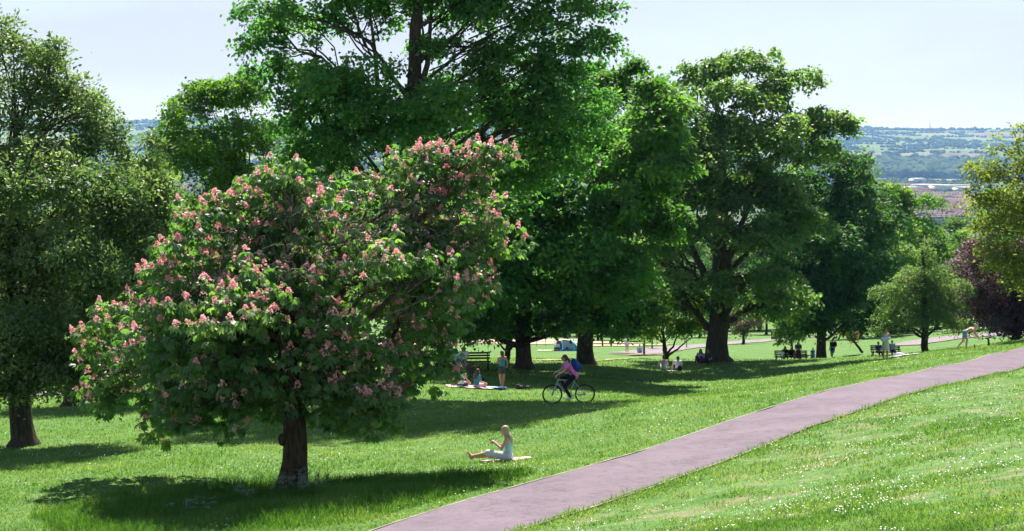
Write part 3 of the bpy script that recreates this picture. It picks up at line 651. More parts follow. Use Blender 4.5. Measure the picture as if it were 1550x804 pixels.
# background belt of trees beyond the field: three kinds, copied
def far_tree(mat, seed, name='background_tree'):
    r = np.random.default_rng(seed); lob = [(0, 0, 9, 5.2, 5, 4.4)]
    for k in range(11):
        a = k * 2.4 + r.random(); h = r.uniform(4.5, 13); rr = (1 - abs(h - 8) / 9) * 4.8
        lob.append((math.cos(a) * rr, math.sin(a) * rr, h, r.uniform(2, 3.3), r.uniform(2, 3.3), r.uniform(1.5, 2.6)))
    return tree(name, 'x', 'tree', 0, 0, lob, mat, 15000, .38, .28, .95, .38, 30, seed, base=(0, 0, 0), world=True, limb=.3)
protos = [far_tree(m, 60 + i) for i, m in enumerate([G_FAR, G_LIME, G_DARK, G_FRESH])]
belt = [  # px, d, scale, kind, label
 (-60, 120, 1.1, 0), (20, 135, 1.15, 2), (110, 128, 1.0, 0), (180, 150, 1.05, 1), (262, 140, .95, 0), (330, 160, 1.1, 2), (410, 178, 1.15, 0), (470, 150, .95, 1), (530, 190, 1.15, 3), (600, 205, 1.1, 2), (650, 195, 1.1, 0), (705, 222, 1.0, 3),
 (742, 214, 1.1, 0), (800, 225, 1.1, 2), (838, 206, 1.0, 1), (872, 232, 1.1, 0), (915, 205, .95, 2), (948, 236, 1.1, 3), (968, 218, .95, 0), (1012, 240, 1.1, 1), (1040, 222, .95, 2), (1075, 240, 1.05, 0), (1118, 245, 1.05, 3), (1150, 236, .95, 2), (1188, 250, 1.1, 1),
 (1222, 240, 1.0, 0), (1262, 246, 1.05, 3), (1300, 225, .9, 2), (1340, 215, .85, 0), (1385, 240, .8, 1), (1418, 225, .75, 2), (1460, 215, .8, 0), (1505, 200, .9, 2), (1560, 190, 1.0, 1), (1620, 170, 1.0, 0), (936, 176, .55, 1), (1060, 196, .6, 2), (905, 172, .45, 3), (1160, 212, .55, 2), (1330, 150, .5, 2), (1460, 135, .5, 0), (690, 182, .5, 2), (220, 118, .6, 1), (50, 100, .7, 2), (-20, 96, .8, 0), (345, 118, .7, 1), (480, 118, .6, 3)]
seen = ['behind the left edge tree', 'behind the light green tree', 'beyond the lime tree', 'beyond the tallest tree', 'beyond the picnic group', 'beyond the cyclist', 'beyond the round maple', 'beyond the soil patch', 'beyond the sycamore', 'beyond the bench group', 'beyond the dark maple', 'beyond the feathery tree', 'beyond the purple tree']
kinds = ['mid green', 'bright green', 'dark green', 'pale green']
def where(px):
    return seen[int(np.searchsorted([150, 260, 420, 560, 730, 800, 900, 1000, 1140, 1225, 1330, 1440], px))]
used = [False] * 4; cnt = {}
for i, (px, d, s, k) in enumerate(belt):
    p = place(px, d); o = protos[k] if not used[k] else copy_tree(protos[k]); used[k] = True
    o.location = tuple(p); o.scale = (s * (1 + .1 * math.sin(i * 3)), s, s * (1 + .12 * math.cos(i * 2.3))); o.rotation_euler = (0, 0, i * 2.1)
    sz = 'small' if s < .72 else ('broad' if s > 1.02 else 'medium sized')
    lb = f'{sz} {kinds[k]} background tree {where(px)}'
    cnt[lb] = cnt.get(lb, 0) + 1
    if cnt[lb] == 2: lb += ', the farther of two'
    elif cnt[lb] == 3: lb += ', the farthest of three'
    o['label'] = lb; o['group'] = 'background trees beyond the lawn'

# ------------------------------------------------------------------ red horse chestnut
def chestnut():
    rng = np.random.default_rng(3); d = 31.0; b = place(441, d)
    lobes = [(185, 505, 58, 60, 0), (160, 560, 34, 60, .5), (235, 590, 80, 80, 0), (300, 480, 105, 95, 0), (260, 440, 60, 50, 0), (395, 320, 75, 62, .5), (432, 262, 48, 24, 0), (330, 380, 85, 75, 0), (480, 400, 120, 95, 0), (555, 320, 90, 68, 0), (640, 265, 82, 50, 0), (722, 238, 50, 32, 0),
             (690, 320, 66, 66, 0), (640, 420, 100, 95, 0), (742, 368, 54, 24, 0), (560, 520, 100, 90, 0), (430, 540, 110, 90, 0), (652, 540, 34, 66, 0), (300, 610, 70, 58, 0), (545, 610, 70, 48, 0), (400, 500, 120, 110, -2.3), (570, 440, 110, 100, -2.1), (280, 530, 90, 80, -1.8),
             (480, 400, 130, 100, 2.2), (330, 460, 110, 100, 2.1), (610, 380, 100, 90, 2.0), (520, 600, 80, 45, -1.5), (330, 600, 80, 50, -1.4), (690, 430, 46, 56, 0)]
    C = []; R = []
    for l in lobes:
        dz = l[4] * .85 + 1.2 + 1.8 * min(1, max(0, (l[0] - 520) / 150)) + 1.0 * (l[0] < 260); m = (d + dz) / F; C.append(at(l[0], l[1], d + dz)); R.append((l[2] * m, .95 * (l[2] + l[3]) / 2 * m, l[3] * m))
    C = np.array(C); R = np.array(R)
    root = empty('red_horse_chestnut', tuple(b), 0, 'red flowering horse chestnut with pink candles in the foreground', 'tree')
    # twig tips
    C2, R2 = sublobes(C, R, rng, .72, .62); inn = np.zeros(len(C2), bool)
    for j in range(len(C)): inn |= (((C2 - C[j]) / R[j]) ** 2).sum(1) < .30
    C2, R2 = C2[~inn], R2[~inn]; P, O = sample_subs(C2, R2, 2900, rng); P2, O2 = sample_clumps(C, R, 2000, rng, .62, .6); P = np.vstack([P, P2]); O = np.vstack([O, O2])
    gap = vnoise(P[:, 0] * 1.0 + P[:, 1] * .6, P[:, 2] * 1.0, .9, 9); P, O = P[gap > .17], O[gap > .17]
    # palmate leaves, 4 to 6 round each tip, drooping
    per = 6; n = len(P) * per
    hub = np.repeat(P, per, 0); oo = np.repeat(O, per, 0)
    az = rng.uniform(0, 2 * np.pi, n); el = rng.uniform(-.75, .35, n)
    dirp = np.stack([np.cos(az) * np.cos(el), np.sin(az) * np.cos(el), np.sin(el)], -1) + oo * .35
    dirp = unit(dirp); hub = hub + dirp * rng.uniform(.05, .24, n)[:, None]
    # leaf plane: normal up-out, midrib drooping along dirp
    nrm = unit(np.array([0, 0, 1.0]) + dirp * .55 + rng.normal(size=(n, 3)) * .33)
    t = unit(dirp - (dirp * nrm).sum(1, keepdims=True) * nrm); s = np.cross(nrm, t)
    S = rng.uniform(.10, .185, n); V = []; Q = []; T = []
    tl = np.clip(rng.normal(.5, .22, n), 0, 1)
    base = 0
    for a, ln in ((-1.25, .72), (-.62, .95), (0, 1.08), (.62, .95), (1.25, .72)):
        u = unit(t * math.cos(a) + s * math.sin(a) - nrm * .30); vv = unit(np.cross(nrm, u)); L = (S * ln)[:, None]; Wd = L * .21
        dn = nrm * L
        p0 = hub; p1 = hub + u * L * .62 - dn * .04; p2 = hub + u * L * 1.0 - dn * .24
        m1 = p1 + vv * Wd + dn * .05; m2 = p1 - vv * Wd + dn * .05
        V.append(np.stack([p0, m1, p2, m2, p1], 1))
        k = np.arange(n)[:, None] * 5 + base
        Q.append(np.hstack([k, k + 1, k + 4])); Q.append(np.hstack([k + 1, k + 2, k + 4])); Q.append(np.hstack([k, k + 4, k + 3])); Q.append(np.hstack([k + 4, k + 2, k + 3]))
        T += [tl] * 4; base += n * 5
    V = np.concatenate([v.reshape(-1, 3) for v in V]); Q = np.vstack(Q)
    link('crown', mesh_np('crown', V - b, Q, G_CHE, attr=np.concatenate(T)), root)
    # flower candles: upright cones of small petals, on outer, upper tips and on the sides
    out = np.array([(((P - C[j]) / R[j]) ** 2).sum(1) for j in range(len(C))]).min(0)
    sc_ = out + .5 * (O[:, 2] > -.2) + rng.random(len(P)) * 1.4 + .35 * (vnoise(P[:, 0], P[:, 2], 1.1, 4) > .5) + .5 * (P[:, 0] > -2.6) * (P[:, 2] > -1.5)
    idx = np.argsort(-sc_)[:1500]
    fv = []; ft = []; ftn = []; nb = 0
    for i in idx:
        h = rng.uniform(.10, .24); ax = unit(np.array([rng.normal() * .28, rng.normal() * .28, 1.0]) + O[i] * .35); m_ = int(rng.integers(34, 56))
        f = rng.random(m_) ** .8; ra = (.072 * (1 - f) + .016) * rng.uniform(.7, 1.2, m_); th = rng.uniform(0, 6.283, m_)
        a1 = unit(np.cross(ax, [1, .2, 0])); a2 = np.cross(ax, a1)
        c = P[i] + ax * (f * h + .02)[:, None] + ra[:, None] * (np.cos(th)[:, None] * a1 + np.sin(th)[:, None] * a2)
        r1 = unit(rng.normal(size=(m_, 3))); r2 = unit(np.cross(r1, rng.normal(size=(m_, 3)))); z = rng.uniform(.016, .030, m_)[:, None]
        v = np.stack([c - r1 * z, c + r2 * z * .8, c + r1 * z, c - r2 * z * .8], 1).reshape(-1, 3)
        fv.append(v); ft.append(np.arange(m_ * 4).reshape(-1, 4) + nb); nb += m_ * 4; ftn.append(np.clip(rng.normal(.5, .25, m_) + rng.normal() * .15, 0, 1))
    PINK = leaf_mat('pink_petals', (.62, .22, .28), (.86, .46, .50), (.92, .70, .68), .35, (1.2, 1.0, 1.0), .6, .2)
    link('blossoms', mesh_np('blossoms', np.vstack(fv) - b, np.vstack(ft), PINK, attr=np.concatenate(ftn)), root)
    # trunk, limbs
    m = MB(); fr = np.linspace(0, 1, 14)
    A = np.stack([b[0] + .18 * fr - .25 * fr ** 2 + .06 * np.sin(fr * 7), b[1] + .1 * np.sin(fr * 4), b[2] + fr * 4.3], -1); A[0, 2] -= .3
    r = np.interp(fr, [0, .05, .12, .35, 1], [.50, .36, .285, .25, .16]); m.tube(A - b, r, 18)
    m.ball(np.array([.17, -.12, .35]), (.12, .10, .16)); m.ball(np.array([-.18, -.05, 1.2]), (.09, .1, .14))
    tw = MB(); top = A[8]
    for i in range(len(C)):
        c = C[i]; s0 = A[6 + i % 7]; L = np.linalg.norm(c - s0)
        B = wobble(bez(s0, s0 + (c - s0) * .2 + [0, 0, .25], s0 + (c - s0) * .6 + [0, 0, .35], c, 16), .22 * L * .5, rng)
        m.tube(B - b, np.linspace(.085, .028, 16), 7)
        dd = (((P - c) / R[i]) ** 2).sum(1); k = np.where(dd < 1.4)[0]; rng.shuffle(k)
        for j in k[:14]:
            s2 = B[rng.integers(6, 16)]; e = P[j]; ln = np.linalg.norm(e - s2)
            Qp = wobble(bez(s2, s2 + (e - s2) * .3 + [0, 0, .10 * ln], s2 + (e - s2) * .75 + [0, 0, .06 * ln], e, 9), .15 * ln, rng)
            tw.tube(Qp - b, np.linspace(.017, .006, 9), 4, cap=False)
    link('trunk', m.mesh('trunk', BARKR, True), root)
    # bare grey twisting twigs that show over the foliage
    for (px, py, dz) in [(440, 330, -.5), (480, 345, -1.2), (520, 350, -1.6), (560, 355, -1.8), (600, 372, -1.8), (500, 380, -2), (350, 380, -1.5), (470, 290, 0), (660, 360, -1.6), (700, 350, -1), (430, 390, -2), (540, 300, -.8), (620, 330, -1.2), (250, 460, -1), (300, 430, -1.2), (680, 290, -.5), (460, 420, -2.4), (580, 400, -2.2)]:
        c0 = at(px, py, d + dz + 1.2 + 2.0 * min(1, max(0, (px - 520) / 150)))
        for k in range(5):
            a = rng.uniform(0, 6.283); ln = rng.uniform(.35, 1.0); e = c0 + np.array([math.cos(a) * ln, -abs(math.sin(a)) * ln * .4, rng.uniform(-.25, .35)])
            Qp = wobble(bez(c0, c0 + (e - c0) * .3 + [0, -.1, .3 * ln], c0 + (e - c0) * .75 + [0, -.05, .25 * ln], e, 12), .30 * ln, rng)
            tw.tube(Qp - b, np.linspace(.015, .005, 12), 5, cap=False)
    link('twigs', tw.mesh('twigs', TWIG, True), root)
chestnut()

# ------------------------------------------------------------------ grass blades, daisies
def wedge(n, d0, d1, rng, pw=2.0, wide=.40):
    """points whose density falls with distance"""
    u = rng.random(n); a = 1 - pw
    d = (d0 ** a + u * (d1 ** a - d0 ** a)) ** (1 / a) if pw != 1 else d0 * (d1 / d0) ** u
    x = rng.uniform(-1, 1, n) * (wide * d + 2.5)
    return x, d
def blades(x, y, h, w, rng, mat, name, lean=.5, thick=None):
    n = len(x); z = height(x, y); P = np.stack([x, y, z - .01], -1)
    az = rng.uniform(0, 6.283, n); s = np.stack([np.cos(az), np.sin(az), np.zeros(n)], -1)
    ln = rng.normal(size=(n, 3)) * lean; ln[:, 2] = 1; t = unit(ln)
    mid = P + t * h[:, None] * .55; bend = rng.normal(size=(n, 3)) * .35; bend[:, 2] = 0
    tip = P + unit(t + bend) * h[:, None]
    V = np.stack([P - s * w[:, None] / 2, P + s * w[:, None] / 2, mid + s * w[:, None] * .38, tip, mid - s * w[:, None] * .38], 1).reshape(-1, 3)
    k = np.arange(n)[:, None] * 5
    q = np.hstack([k, k + 1, k + 2, k + 4]); tr = np.hstack([k + 4, k + 2, k + 3])
    tint = np.clip(rng.normal(.5, .2, n) + (vnoise(x, y, 1.3, 2) - .5) * .5 + (vnoise(x, y, .45, 8) - .5) * .4, 0, 1)
    return link(name, mesh_np(name, V, [q, tr], mat, attr=np.concatenate([tint, tint])))
G_GRASS = leaf_mat('grass_blades', (.062, .145, .030), (.130, .225, .060), (.27, .32, .15), .42, (1.6, 1.8, .7), .6, .15)
G_LONG = leaf_mat('long_grass_blades', (.040, .11, .018), (.08, .18, .03), (.18, .27, .07), .38, (1.5, 1.7, .7), .6, .15)
x, y = wedge(820000, 10.5, 95, rng, 1.55)
pd = path_dist(x, y); m = (pd > PW - .02 + .1 * (rng.random(len(x)) - .8)) | (pd < -PW - .10); x, y, pd = x[m], y[m], pd[m]
keep = rng.random(len(x)) < np.where(pd < 0, .9, np.clip(2.3 * (vnoise(x, y, 1.3, 41) * .5 + vnoise(x, y, .42, 42) * .5 - .36), .05, 1)) + np.exp(-((abs(pd) - PW) / .5) ** 2); x, y, pd = x[keep], y[keep], pd[keep]
edge = np.exp(-((abs(pd) - PW) / .35) ** 2)
h = (.035 + .05 * vnoise(x, y, .8, 1) ** 1.5 + .05 * vnoise(x, y, .3, 6) ** 3 + .05 * edge * (pd > 0)) * rng.uniform(.6, 1.3, len(x)) * (1 + y / 120)
tag(blades(x, y, h, .0055 + .00042 * y, rng, G_GRASS, 'grass', .55), 'short mown grass growing over the hillside', 'grass', kind='stuff')
# unmown grass round the chestnut
n = 60000; x = rng.uniform(-10.5, 1.0, n); y = rng.uniform(25.0, 33.6, n)
pd = path_dist(x, y); msk = (pd < -2.0) & (y < 32.6 + .8 * np.sin(x * 1.3) + vnoise(x, y, 1, 3)) & (((x + 4.6) / 4.9) ** 2 + ((y - 29.0) / 3.6) ** 2 < 1 + .5 * (vnoise(x, y, 1.2, 7) - .4))
x, y = x[msk], y[msk]; h = (.10 + .26 * vnoise(x, y, .9, 5)) * rng.uniform(.5, 1.25, len(x))
tag(blades(x, y, h, np.full(len(x), .013), rng, G_LONG, 'long_grass', .35), 'tall unmown grass round the foot of the flowering tree', 'grass', kind='stuff')
# daisies
def daisies():
    r = np.random.default_rng(5); x, y = wedge(90000, 10.5, 95, r, 1.5)
    pd = path_dist(x, y)
    k = vnoise(x, y, 2.2, 31) * .5 + vnoise(x, y, .7, 12) * .5
    line = np.exp(-((pd + 4.2) / .5) ** 2) * (y > 44) * (y < 75)
    thr = np.where(pd > 0, .61, .70) - line * .35
    m = (abs(pd) > PW + .15) & (k + r.random(len(x)) * .22 > thr + .06) & ((vnoise(x, y, .35, 77) > .45) | (r.random(len(x)) < .2)); x, y = x[m], y[m]
    x, y = x[:5200], y[:5200]; n = len(x)
    z = height(x, y) + .055 + .03 * r.random(n); s = (.0054 + .00019 * y) * r.uniform(.7, 1.3, n)
    nr = unit(np.array([0, -.35, 1.0]) + r.normal(size=(n, 3)) * .3); a = unit(np.cross(nr, [1, 0, 0.1])); b = np.cross(nr, a)
    th = np.arange(6) * np.pi / 3; P = np.stack([x, y, z], -1)
    V = (P[:, None] + s[:, None, None] * (np.cos(th)[None, :, None] * a[:, None] + np.sin(th)[None, :, None] * b[:, None])).reshape(-1, 3)
    fl = link('daisies', mesh_np('daisies', V, np.arange(n * 6).reshape(-1, 6), plain('white_petals', (.78, .78, .74), .7, .08, 40)))
    tag(fl, 'white daisies scattered through the short grass', 'daisies', kind='stuff')
daisies()
# cow parsley clumps
WHITEF = plain('cream_flowers', (.70, .72, .62), .8, .12, 40); STEM = plain('green_stems', (.06, .13, .03), .8, .3, 20)
def cow_parsley(px, py_, d, n, sp, hgt, label, seed):
    r = np.random.default_rng(seed); b = place(px, d); root = empty('cow_parsley', tuple(b), 0, label, 'wildflowers', 'white wildflowers round the chestnut')
    st = MB(); fv = []; q = []; nb = 0
    for k in range(n):
        o = np.array([r.normal() * sp, r.normal() * sp, 0]); h = hgt * r.uniform(.6, 1.15); top = o + [r.normal() * .06, r.normal() * .06, h]
        st.tube(bez(o, o + [0, 0, h * .4], top - [0, 0, h * .3], top, 5), .006, 4)
        for j in range(r.integers(4, 8)):
            a = r.uniform(0, 6.28); u = top + np.array([math.cos(a) * .07, math.sin(a) * .07, r.uniform(-.05, .10)])
            st.tube([top - [0, 0, .06], u], .003, 3)
            c = u + r.normal(size=(14, 3)) * [.032, .032, .016]; z = .0065
            v = np.stack([c + [-z, 0, 0], c + [0, -z, 0.003], c + [z, 0, 0], c + [0, z, .003]], 1).reshape(-1, 3); fv.append(v); q.append(np.arange(56).reshape(-1, 4) + nb); nb += 56
    st.build('foliage', STEM, root); link('blossoms', mesh_np('blossoms', np.vstack(fv), np.vstack(q), WHITEF), root)
cow_parsley(462, 0, 30.1, 30, .24, .42, 'largest clump of white cow parsley at the foot of the chestnut trunk', 1)
cow_parsley(430, 0, 30.4, 12, .14, .34, 'small white cow parsley clump left against the trunk', 2)
cow_parsley(368, 0, 29.5, 8, .12, .32, 'white cow parsley clump in the shade left of the trunk', 3)
cow_parsley(318, 0, 31.6, 5, .16, .24, 'sparse white flower clump at the sunny edge of the long grass', 4)
cow_parsley(300, 0, 28.2, 7, .2, .28, 'pale flower clump in the long grass farthest left', 5)
# ------------------------------------------------------------------ people
SK = {'fair': plain('fair_skin', (.60, .34, .27), .55, .06, 12), 'tan': plain('tanned_skin', (.46, .24, .15), .55, .06, 12), 'dark': plain('brown_skin', (.22, .11, .07), .55, .06, 12)}
def cloth(name, c): return plain('cloth_' + name, c, .85, .14, 22)
def hairm(name, c): return plain('hair_' + name, c, .55, .35, 60)
CC = dict(lilac_white=(.66, .62, .72), white=(.75, .76, .78), pink=(.78, .20, .50), black=(.015, .015, .02), navy=(.02, .04, .13), blue=(.05, .17, .55), teal=(.05, .22, .32), aqua=(.38, .60, .72), slate=(.13, .22, .30), grey=(.28, .30, .36), charcoal=(.06, .06, .07),
          denim=(.12, .24, .40), lilac=(.38, .32, .55), red=(.50, .03, .06), beige=(.55, .50, .42), maroon=(.09, .025, .045), cream=(.68, .62, .54), pale_pink=(.70, .45, .48), skyblue=(.35, .50, .72))
HC = dict(blonde=(.46, .36, .24), brown=(.09, .05, .03), black=(.015, .012, .012), auburn=(.16, .06, .03))

def remeshed(mb, name, mat, vox):
    me = mb.mesh('tmp_' + name, mat); o = bpy.data.objects.new('tmp', me); col.objects.link(o)
    r = o.modifiers.new('r', 'REMESH'); r.mode = 'VOXEL'; r.voxel_size = vox; r.use_smooth_shade = True
    s = o.modifiers.new('s', 'SMOOTH'); s.iterations = 2; s.factor = .5
    dg = bpy.context.evaluated_depsgraph_get()
    out = bpy.data.meshes.new_from_object(o.evaluated_get(dg)); out.name = name
    bpy.data.objects.remove(o); bpy.data.meshes.remove(me)
    if not out.materials: out.materials.append(mat)
    else: out.materials[0] = mat
    return out

V3 = lambda *a: np.array(a, float)
STAND = dict(pel=V3(0, 0, .93), che=V3(0, 0, 1.22), nek=V3(0, 0, 1.40), hed=V3(.02, 0, 1.555), hL=V3(0, .09, .90), hR=V3(0, -.09, .90), kL=V3(.03, .10, .49), kR=V3(.03, -.10, .49), aL=V3(-.01, .10, .08), aR=V3(-.01, -.10, .08),
             sL=V3(0, .175, 1.37), sR=V3(0, -.175, 1.37), eL=V3(-.03, .23, 1.10), eR=V3(-.03, -.23, 1.10), wL=V3(.07, .23, .87), wR=V3(.07, -.23, .87), look=V3(1, 0, 0))
SIT = dict(pel=V3(0, 0, .12), che=V3(.03, 0, .41), nek=V3(.06, 0, .58), hed=V3(.10, 0, .725), hL=V3(.02, .09, .11), hR=V3(.02, -.09, .11), kL=V3(.42, .16, .30), kR=V3(.42, -.16, .30), aL=V3(.36, -.02, .07), aR=V3(.44, .06, .06),
           sL=V3(.05, .175, .55), sR=V3(.05, -.175, .55), eL=V3(.10, .24, .30), eR=V3(.10, -.24, .30), wL=V3(.32, .16, .24), wR=V3(.32, -.16, .24), look=V3(1, 0, -.2))
BENCH = dict(pel=V3(0, 0, .52), che=V3(-.03, 0, .81), nek=V3(.0, 0, .98), hed=V3(.03, 0, 1.13), hL=V3(.02, .09, .52), hR=V3(.02, -.09, .52), kL=V3(.44, .11, .50), kR=V3(.44, -.11, .50), aL=V3(.46, .12, .08), aR=V3(.46, -.12, .08),
             sL=V3(0, .175, .95), sR=V3(0, -.175, .95), eL=V3(.05, .22, .70), eR=V3(.05, -.22, .70), wL=V3(.28, .12, .60), wR=V3(.28, -.12, .60), look=V3(1, 0, -.1))
def pose(base, **kw):
    p = {k: v.copy() for k, v in base.items()}
    for k, v in kw.items(): p[k] = np.array(v, float)
    return p
def frame(up, fwd):
    u = unit(np.asarray(up, float)); f = np.asarray(fwd, float); f = unit(f - u * (f @ u)); s = np.cross(u, f)
    return np.stack([f, s, u], 1)
def hand(m, e, w, side, curl=.5, fac=1.0, open_=False):
    """palm, four fingers and a thumb at the wrist"""
    d = unit(w - e); ref = V3(0, 0, 1) if abs(d[2]) < .85 else V3(1, 0, 0)
    s = unit(np.cross(d, ref)); n = np.cross(s, d)
    if n[2] > 0: n = -n
    p = w + d * .045; m.cone(w, p + s * .018, .022, .021, 8); m.cone(w, p - s * .018, .022, .021, 8)
    for k, (o, L) in enumerate(((-.030, .058), (-.010, .07), (.010, .074), (.030, .066))):
        b = p + s * o + d * .018; c = b + (d * (1 - curl * .6) + n * curl) * L * .5; t = c + (d * (1 - curl) + n * curl * 1.4) * L * .5
        m.cone(b, c, .0095, .009, 6); m.cone(c, t, .009, .0075, 6)
    th = w + d * .02 + s * side * .022; m.cone(th, th + (d * .6 + s * side * .7 + n * .35) * .035, .011, .0105, 6); m.cone(th + (d * .6 + s * side * .7 + n * .35) * .035, th + (d * 1.25 + s * side * .8 + n * .8) * .045, .0105, .008, 6)

def torso(m, p, g, fwd, bust, sl=None, low=True, up=1.0):
    M = frame(p['che'] - p['pel'], fwd); sp = p['che'] - p['pel']
    if low: m.ball(p['pel'], np.array([.115, .155, .12]) + g, 14, 10, M)
    m.ball(p['pel'] + sp * .42, np.array([.098, .128, .16]) + g, 14, 10, M); m.ball(p['che'] - sp * .02, np.array([.108, .150, .17 * up]) + g, 14, 10, M)
    if bust:
        for s in (-1, 1): m.ball(p['che'] + M @ V3(.075, .065 * s, .0), np.array([.055, .06, .06]) + g * .6, 10, 8, M)
    return M
def person(name_label, cat, px, d, face, P, skin='fair', hair='brown', style='long', top=('white', 'tank'), bottom=('navy', 'shorts'), scale=1.0, bust=True, shoes=None, vox=.0115, group=None, loc=None, hat=None, glasses=False, dz=0.0, curl=.45):
    m = MB(); p = P; base = place(px, d) if loc is None else np.array(loc, float)
    base = base + np.array([0, 0, dz])
    root = empty('person', tuple(base), face, name_label, cat, group); root.scale = (scale,) * 3
    fwd = V3(1, 0, 0) if 'fwd' not in p else p['fwd']
    M = torso(m, p, 0.0, fwd, bust)
    for s in 'LR': m.cone(p['che'] + (p['s' + s] - p['che']) * .55, p['s' + s], .075, .055, 10)
    m.cone(p['nek'] + (p['che'] - p['nek']) * .3, p['nek'], .075, .058, 10); m.cone(p['nek'], p['hed'] + unit(p['nek'] - p['hed']) * .03, .052, .046, 10)
    Mh = frame(V3(0, 0, 1) + (p['hed'] - p['nek']) * 1.2, p['look']); h = p['hed']
    m.ball(h + Mh @ V3(-.006, 0, .018), (.096, .076, .098), 16, 12, Mh); m.ball(h + Mh @ V3(.022, 0, -.045), (.066, .056, .066), 14, 10, Mh)
    m.cone(h + Mh @ V3(.082, 0, .010), h + Mh @ V3(.104, 0, -.022), .009, .014, 8); m.cone(h + Mh @ V3(.080, -.018, -.055), h + Mh @ V3(.080, .018, -.055), .009, .009, 6)
    m.ball(h + Mh @ V3(.07, 0, -.085), .022, 8, 6)
    for s in (-1, 1): m.ball(h + Mh @ V3(0, .076 * s, -.01), (.020, .010, .030), 8, 6, Mh)
    for s, sg in (('L', 1), ('R', -1)):
        m.cone(p['s' + s], p['e' + s], .050, .040, 10); m.cone(p['e' + s], p['w' + s], .040, .026, 10); hand(m, p['e' + s], p['w' + s], -sg, curl)
        m.cone(p['h' + s], p['k' + s], .088, .056, 12); kn = p['k' + s]; an = p['a' + s]; mid = kn + (an - kn) * .3
        bk = unit(an - kn); back = unit(np.cross(np.cross(bk, fwd) + 1e-6, bk)); m.cone(kn, mid - back * .015, .056, .058, 10); m.cone(mid - back * .015, an, .058, .036, 10)
        tv = p.get('t' + s); toe = an + V3(.15, 0, -.045) if tv is None else tv
        hv = an - unit(toe - an) * .045 + unit(an - kn) * .03
        if shoes is None: m.cone(hv, toe, .034, .024, 8); m.cone(an, toe, .036, .022, 8)
    link('body', remeshed(m, 'body', SK[skin], vox), root)
    for s in (-1, 1): e = MB(); e.ball(h + Mh @ V3(.086, .030 * s, .012), (.008, .013, .008), 8, 6, Mh); e.build('eye', plain('eye_dark', (.03, .02, .02), .3, .05), root, smooth=True)
    # clothes
    tc_, tk = top
    if tk != 'none':
        t = MB(); torso(t, p, .014 if tk != 'loose' else .028, fwd, bust, low=tk in ('tee', 'loose', 'long', 'tank'), up=1.0 if tk != 'crop' else .8)
        if tk in ('tee', 'loose', 'long'):
            t.cone(p['nek'] + (p['che'] - p['nek']) * .35, p['nek'] + (p['che'] - p['nek']) * .12, .085, .066, 10)
            for s in 'LR':
                t.cone(p['che'] + (p['s' + s] - p['che']) * .55, p['s' + s], .088, .070, 10); f = .97 if tk == 'long' else .55
                if tk == 'long': t.cone(p['s' + s], p['e' + s], .066, .054, 10); t.cone(p['e' + s], p['w' + s] - (p['w' + s] - p['e' + s]) * .08, .054, .040, 10)
                else: t.cone(p['s' + s], p['s' + s] + (p['e' + s] - p['s' + s]) * f, .068, .064, 10)
        else:
            for s, sg in (('L', 1), ('R', -1)):
                a = p['che'] + M @ V3(.06, sg * .09, .12); b2 = p['nek'] + M @ V3(-.01, sg * .085, -.01); c2 = p['che'] + M @ V3(-.07, sg * .09, .12)
                if tk != 'tube': t.tube(bez(a, a + M @ V3(0, 0, .05), b2 + M @ V3(.04, 0, .012), b2, 7), .017, 6); t.tube(bez(b2, b2 - M @ V3(.04, 0, 0), c2 + M @ V3(0, 0, .05), c2, 7), .017, 6)
        link('top', remeshed(t, 'top', cloth(tc_, CC[tc_]), vox), root)
    bc, bk_ = bottom
    if bk_ in ('shorts', 'trousers', 'bikini'):
        t = MB(); Mp = frame(p['che'] - p['pel'], fwd); t.ball(p['pel'], (.130, .170, .115), 14, 10, Mp)
        f = {'shorts': .48, 'trousers': 1.0, 'bikini': .1}[bk_]
        for s in 'LR':
            hh = p['h' + s]; kk = p['k' + s]; t.cone(hh, hh + (kk - hh) * f, .100, .088 - .018 * (f > .9), 12)
            if bk_ == 'trousers': t.cone(kk, p['a' + s] - (p['a' + s] - kk) * .04, .070, .050, 10)
        link('trousers' if bk_ == 'trousers' else 'shorts', remeshed(t, bk_, cloth(bc, CC[bc]), vox), root)
    elif bk_ in ('skirt', 'dress', 'long_dress'):
        t = MB(); hem = {'skirt': .46, 'dress': .50, 'long_dress': .16}[bk_]; z0 = p['pel'][2] + .12; n = 9; f = np.linspace(0, 1, n)
        c = np.stack([p['pel'][0] + (0 * f), 0 * f, z0 + (hem - z0) * f], -1); w1 = {'skirt': .22, 'dress': .27, 'long_dress': .30}[bk_]
        t.rings(c, .125 + (w1 * .8 - .125) * f ** .8, .15 + (w1 - .15) * f ** .8, 18)
        link('skirt', remeshed(t, 'skirt', cloth(bc, CC[bc]), vox), root)
    elif bk_ == 'lap':                     # skirt over stretched legs
        t = MB(); Mp = frame(p['che'] - p['pel'], fwd); t.ball(p['pel'], (.135, .175, .11), 14, 10, Mp)
        for s in 'LR': t.cone(p['h' + s], p['k' + s], .105, .085, 12)
        t.cone((p['hL'] + p['hR']) / 2, (p['kL'] + p['kR']) / 2, .10, .085, 12); link('skirt', remeshed(t, 'skirt', cloth(bc, CC[bc]), vox), root)
    if shoes:
        for s in 'LR':
            an = p['a' + s]; tv = p.get('t' + s); toe = an + V3(.15, 0, -.045) if tv is None else tv; kn = p['k' + s]
            hv = an - unit(toe - an) * .035 + unit(an - kn) * .035; b = MB(); b.cone(hv, toe, .042, .034, 8); b.cone(an, toe, .042, .032, 8)
            link('shoe', remeshed(b, 'shoe', cloth(shoes, CC[shoes]), .011), root)
    # hair
    hm = hairm(hair, HC[hair]); t = MB(); t.ball(h + Mh @ V3(-.022, 0, .030), (.100, .086, .100), 16, 12, Mh)
    if style != 'short': t.ball(h + Mh @ V3(-.045, 0, -.02), (.075, .085, .09), 14, 10, Mh)
